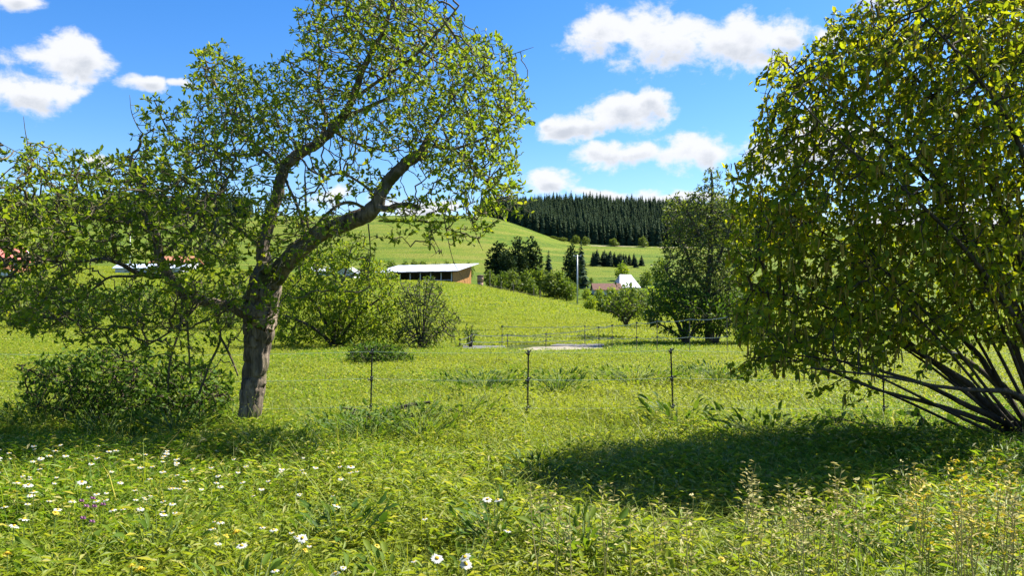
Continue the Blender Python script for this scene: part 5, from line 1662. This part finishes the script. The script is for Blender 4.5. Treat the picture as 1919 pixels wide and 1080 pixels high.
def flowers():
    pets, discs = [], dome(.0125, .007).mesh("flower_centre", M['yellow_disc'], True)
    for i in range(3):
        V, Fq = daisy_meshes(.034, 15 + i * 2, 500 + i)
        pets.append(mesh_np("petals", V, Fq, M['white_petal']))
    V, Fq = daisy_meshes(.028, 13, 520)
    ypet = mesh_np("petals", V, Fq, M['ragwort'])
    stems = [MB().tube([(0, 0, -.02), (.01 * i, .01, .5), (.02 * i, 0, 1.0)], [.0022, .0018, .0015], 5).mesh("stem", M['weed_stem']) for i in range(3)]
    small = []
    for i in range(3):                                   # one mesh each for the little ones
        V, Fq = daisy_meshes(.030, 13 + i, 530 + i)
        mb = MB(); mb.add(V + (0, 0, 0), [tuple(f) for f in Fq])
        nf = len(mb.F)
        dm = dome(.012, .008)
        mb.add(np.concatenate(dm.V), dm.F)
        nd_ = len(mb.F)
        mb.tube([(0, 0, -.36), (.01, 0, -.2), (0, 0, -.006)], [.002, .0018, .0015], 5)
        me = mb.mesh("daisy", [M['white_petal'], M['yellow_disc'], M['weed_stem']])
        for j, p in enumerate(me.polygons):
            p.material_index = 0 if j < nf else (1 if j < nd_ else 2)
        small.append(me)

    def big(name, lab, cat, px, py, h, petal, tilt, s=1.0):
        g = flower_spot(px, py, h)
        root = empty(name, g, lab, cat, rz=0)
        st = obj("stem", stems[int(rng.integers(3))], root); st.scale = (1.3, 1.3, h)
        k = stems.index(st.data)
        for me, nm in ((petal, "petals"), (discs, "flower_centre")):
            o = obj(nm, me, root, (.02 * 1.3 * k, 0, h + (.003 if nm == "flower_centre" else 0)))
            o.rotation_euler = (R(tilt[0]), R(tilt[1]), rng.uniform(0, 6) if nm == "petals" else 0)
            o.scale = (s, s, s)
    B = [(620, 1070, .40, (42, 8), "white daisy at the bottom edge facing the camera"), (569, 1000, .42, (35, -15), "white daisy above the bottom daisy left of the green dock leaves"), (820, 1043, .40, (30, 5), "white daisy low in the middle left of the paired daisies"),
         (872, 1044, .40, (28, 10), "upper white daisy of the pair beside the tall brown stalk"), (874, 1057, .37, (20, 30), "lower drooping daisy of the pair beside the tall brown stalk"), (905, 943, .45, (15, -10), "left white daisy of the two touching tall stalk tops"), (925, 945, .45, (12, 12), "right white daisy of the two touching tall stalk tops"),
         (42, 976, .42, (18, 0), "broad white daisy at the left edge of the picture"), (14, 986, .42, (20, -8), "white daisy cut by the left edge below the broad one"), (437, 1020, .40, (10, 10), "flat white daisy under the yellow flower"), (616, 938, .45, (10, -20), "white daisy over the pale leaf clump"),
         (60, 930, .45, (8, 6), "wide flat daisy in the upper left flower patch"), (36, 914, .45, (8, -6), "white daisy near the left edge in the upper flower patch"), (42, 918, .46, (12, -6), "second daisy crowding the left edge of the flower patch"), (142, 914, .46, (12, 4), "flat daisy over the purple clover"), (652, 872, .5, (10, 0), "bright daisy against the dark shade near the fallen brushwood")]
    for px, py, h, t, lab in B:
        big("daisy", lab, "daisy", px, py, h, pets[int(rng.integers(3))], t, rng.uniform(.68, .88))
    for px, py, h, lab, s in ((437, 992, .42, "bright yellow flower in the left foreground", 1.1), (268, 1072, .38, "yellow flower at the bottom edge on the left", 1.0), (252, 1066, .40, "small yellow flower beside the bottom edge one", .7), (409, 1001, .40, "half open yellow flower left of the bright one", .7), (20, 1034, .38, "yellow blossom low at the left edge", .8),
                              (690, 1014, .36, "yellow blossom under the dock leaves", .6), (556, 1022, .36, "yellow blossom under the second daisy", .6), (92, 966, .42, "yellow blossom beside the broad left daisy", .7), (1350, 1063, .34, "orange yellow blossom at the bottom right of middle", .7)):
        big("yellow_flower", lab, "yellow flower", px, py, h, ypet, (30, 5), s)
    # smaller daisies of the patch
    spots = []
    for k in range(108):
        while True:
            py = 848 + 120 * rng.random() ** 1.2
            px = rng.uniform(-10, 340) if rng.random() < .62 else rng.uniform(300, 700)
            if px > 340 and (py > 925 or py < 855): continue
            break
        spots.append((px, py))
    for k in range(14):
        spots.append((rng.uniform(380, 960), rng.uniform(960, 1075)))
    for px, py in spots:
        h = rng.uniform(.36, .5)
        g = flower_spot(px, py, h)
        o = obj("daisy", small[int(rng.integers(3))], loc=g + np.array([0, 0, h]))
        o.rotation_euler = (R(rng.uniform(-10, 12)), R(rng.uniform(-14, 14)), rng.uniform(0, 6.28) * 0)
        s = rng.uniform(.42, .78); o.scale = (s, s, s * 1.1)
        zx = "at the far left" if px < 130 else ("above the purple clover" if px < 340 else ("below the apple trunk" if px < 560 else "towards the middle"))
        zy = "in the back band of the flower patch" if py < 890 else ("in the middle of the flower patch" if py < 940 else "scattered in the near grass")
        tag(o, "small white daisy %s %s" % (zy, zx), "daisy", "small daisies %s %s" % (zy, zx))
    # clover heads
    head = MB()
    for k in range(26):
        v = rng.normal(0, 1, 3); v /= np.linalg.norm(v); v[2] = abs(v[2]) * 1.1 - .1
        head.tube([v * .004, v * .016], [.0035, .0015], 4)
    hm = head.mesh("flower_head", M['clover'])
    for px, py, lab in ((157, 948, "leftmost purple clover head of the small group"), (166, 957, "purple clover head low in the small group"), (181, 957, "large purple clover head in the group"), (197, 953, "rightmost purple clover head of the group"), (178, 943, "topmost purple clover head of the group"), (160, 978, "faded clover head below the group"), (177, 984, "lowest faded clover head below the group")):
        h = .40
        g = flower_spot(px, py, h)
        root = empty("clover", g, lab, "clover", "purple clover in the left foreground")
        st = obj("stem", stems[0], root); st.scale = (1, 1, h)
        o = obj("flower_head", hm, root, (0, 0, h)); o.scale = (1.0, 1.0, 1.1)


def stalks():
    """dry grasses gone to seed"""
    def variant(seed, mat_head, loose):
        g = np.random.default_rng(seed)
        s = MB().tube([(0, 0, -.05), (.02, 0, .35), (.05 * g.uniform(-1, 1), .02, .7), (.08 * g.uniform(-1, 1), .03, 1.0)], [.003, .0026, .002, .0012], 5)
        st = s.mesh("stem", M['straw'] if loose < 2 else M['weed_stem'])
        tip = s.V[0][-6]
        pos, X = [], []
        for k in range(30):
            t = g.uniform(.68, 1.03)
            a = g.uniform(0, 6.28)
            sp = (.05 + .05 * loose) * (1.05 - t) * 2.2 + .008
            pos.append((tip[0] * t + sp * math.cos(a) * g.random(), tip[1] * t + sp * math.sin(a) * g.random(), t)); X.append((math.cos(a), math.sin(a), g.uniform(-.3, 1.2)))
        pos, X = np.array(pos), np.array(X)
        Xn, Y, Z = leaf_frames(len(pos), X, .2)
        L = g.uniform(.016, .036, len(pos))
        V, Fs, var = leaf_batch(pos, Xn, Y, Z, L, L * .4, LEAF_SMALL)
        return st, mesh_np("seed_head", V, Fs, M[mat_head], {'var': ('POINT', var)})
    dry = [variant(700 + i, 'straw', i % 2) for i in range(4)]
    yel = [variant(720 + i, 'ragwort', 1) for i in range(2)]

    def put(px, py, h, v, name, lab, cat, group):
        d = np.clip((EYE - h) * F / max(py - 570, 40), 2.2, 9)
        g = at_ground(px, d)
        root = empty(name, g, lab, cat, group, rz=rng.uniform(0, 6.28))
        s = h - g[2]
        for me, nm in zip(v, ("stem", "seed_head")):
            o = obj(nm, me, root); o.scale = (1, 1, s)
            if nm == 'seed_head': o['kind'] = 'stuff'
    for k in range(66):
        px = rng.choice([rng.uniform(1380, 1580), rng.uniform(1480, 1919), rng.uniform(1000, 1420)], p=[.3, .45, .25])
        py = rng.uniform(865, 960) if px > 1380 else rng.uniform(900, 990)
        zone = "in the hazel shadow left of the tall stalks" if px < 1380 else ("in the densest bunch before the hazel shadow" if px < 1600 else ("between the dense bunch and the yellow weeds" if px < 1760 else "among the yellow weeds at the right"))
        put(px, py, rng.uniform(.62, .85), dry[k % 4], "grass_stalk", "dry straw grass stalk %s" % zone, "grass stalk", "dry seed stalks %s" % zone)
    for k in range(16):
        put(rng.uniform(1690, 1800) if k % 2 else rng.uniform(1800, 1915), rng.uniform(862, 950), rng.uniform(.7, .9), yel[k % 2], "yellow_weed", "tall yellow withered weed in front of the hazel foot, %s" % ("left part of the stand" if k % 2 else "at the right edge"), "weed", "yellow weeds before the hazel, %s" % ("left" if k % 2 else "right"))
    put(893, 938, .62, dry[1], "brown_stalk", "single tall brown stalk standing beside the two daisies", "stalk", None)
    put(1880, 930, .8, dry[2], "pale_stalk", "thick pale dry stalk at the right edge of the picture", "stalk", None)


def weeds():
    weed(655, 3.6, "leafy dock plant with broad bright leaves in the middle foreground", 44, .36, (.06, .11), .34, 'herb', .24)
    weed(735, 3.75, "pale leafed herb right beside the foreground dock", 36, .38, (.05, .10), .42, 'herb', .22, name="herb_plant", cat="herb")
    weed(875, 3.9, "dark green herb clump around the tall brown stalk", 36, .36, (.05, .10), .38, 'herb', .26, name="herb_plant", cat="herb")
    weed(1268, 9.0, "dark docks clump at the foot of the right fence stake", 60, .45, (.10, .18), .32, 'dark_leaf', .5)
    weed(1490, 4.4, "narrow leaved herb in the right foreground", 26, .40, (.08, .16), .25, 'herb', .24, name="herb_plant", cat="herb")
    weed(1275, 3.5, "yellow tinged weed at the bottom middle right", 18, .30, (.08, .15), .3, 'willow_leaf', .18, name="weed_plant")
    weed(120, 3.9, "leafy herb under the purple clover", 36, .36, (.05, .09), .42, 'herb', .28, name="herb_plant", cat="herb")
    weed(905, 13.6, "low nettle patch left of the middle fence stake", 340, .36, (.06, .13), .34, 'dark_leaf', 1.1, name="nettle_patch", singles=False)
    weed(1045, 13.4, "low nettle patch right of the middle fence stake", 260, .40, (.06, .13), .34, 'dark_leaf', .7, name="nettle_patch", singles=False)
    weed(1190, 14.8, "green nettle patch left of the right fence stake", 280, .34, (.06, .13), .34, 'herb', 1.3, name="nettle_patch", singles=False)
    weed(1345, 14.8, "green nettle patch right of the right fence stake", 320, .36, (.06, .13), .34, 'dark_leaf', 1.3, name="nettle_patch", singles=False)
    weed(560, 8.6, "bright nettle clump at the foot of the apple trunk", 110, .20, (.06, .12), .36, 'herb', .7, name="nettle_patch", singles=False)
    weed(420, 8.7, "nettle clump before the apple trunk and the dark shrub", 120, .24, (.06, .12), .36, 'herb', .7, name="nettle_patch", singles=False)
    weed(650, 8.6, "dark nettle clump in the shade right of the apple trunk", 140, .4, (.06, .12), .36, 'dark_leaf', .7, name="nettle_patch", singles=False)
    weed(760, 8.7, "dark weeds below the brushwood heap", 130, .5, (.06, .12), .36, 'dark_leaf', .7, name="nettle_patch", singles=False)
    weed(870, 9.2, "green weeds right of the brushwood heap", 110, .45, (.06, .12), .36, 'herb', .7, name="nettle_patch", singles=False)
    for px, d, lab, mat, n in ((520, 7.6, "leafy nettle bank directly below the apple trunk", 'herb', 200), (600, 8.2, "dark nettle bank in the apple shade left of the brushwood", 'dark_leaf', 300), (690, 8.1, "dark nettle bank in front of the brushwood", 'dark_leaf', 300),  # dark nettles right of the trunk are added to fill in missing shade
                               (790, 8.2, "green nettle bank right below the brushwood", 'herb', 240), (330, 8.4, "dark nettle bank under the middle of the low shrub", 'dark_leaf', 260), (200, 8.4, "nettle bank under the left half of the low shrub", 'herb', 240)):
        weed(px, d, lab, n, .26 if px in (520, 600) else .42, (.05, .11), .36, mat, .55, name="nettle_patch", singles=False)
    for px, d, lab, mat, n in ((640, 4.5, "round dark green herb behind the foreground dock", 'dark_leaf', 160), (930, 4.4, "dark green herb right of the tall brown stalk", 'dark_leaf', 160), (300, 4.2, "leafy herb right of the purple clover", 'herb', 150),
                               (470, 3.4, "bright low herb under the yellow flower", 'herb', 130), (1090, 4.0, "leafy green herb in the middle of the near grass", 'herb', 150), (1640, 4.0, "green herb among the dry stalks", 'herb', 150), (1010, 6.2, "dark weeds at the left tip of the hazel shadow", 'dark_leaf', 200)):
        weed(px, d, lab, n, .40, (.05, .11), .36, mat, .34, name="herb_clump", singles=False)
    weed(60, 8.9, "dark weeds at the left edge below the shrub", 130, .4, (.06, .12), .36, 'dark_leaf', .8, name="nettle_patch", singles=False)
    weed(1440, 8.0, "shaded weeds in the shadow of the hazel", 130, .4, (.09, .16), .3, 'herb', .8, name="nettle_patch", singles=False)


import time
_t = time.time()
for fn in (buildings, far_trees, near_bushes, apple_tree, hazel, near_fence, far_fence, meadow, weeds, flowers, stalks):
    fn()
    print("%-12s %.1f s" % (fn.__name__, time.time() - _t))
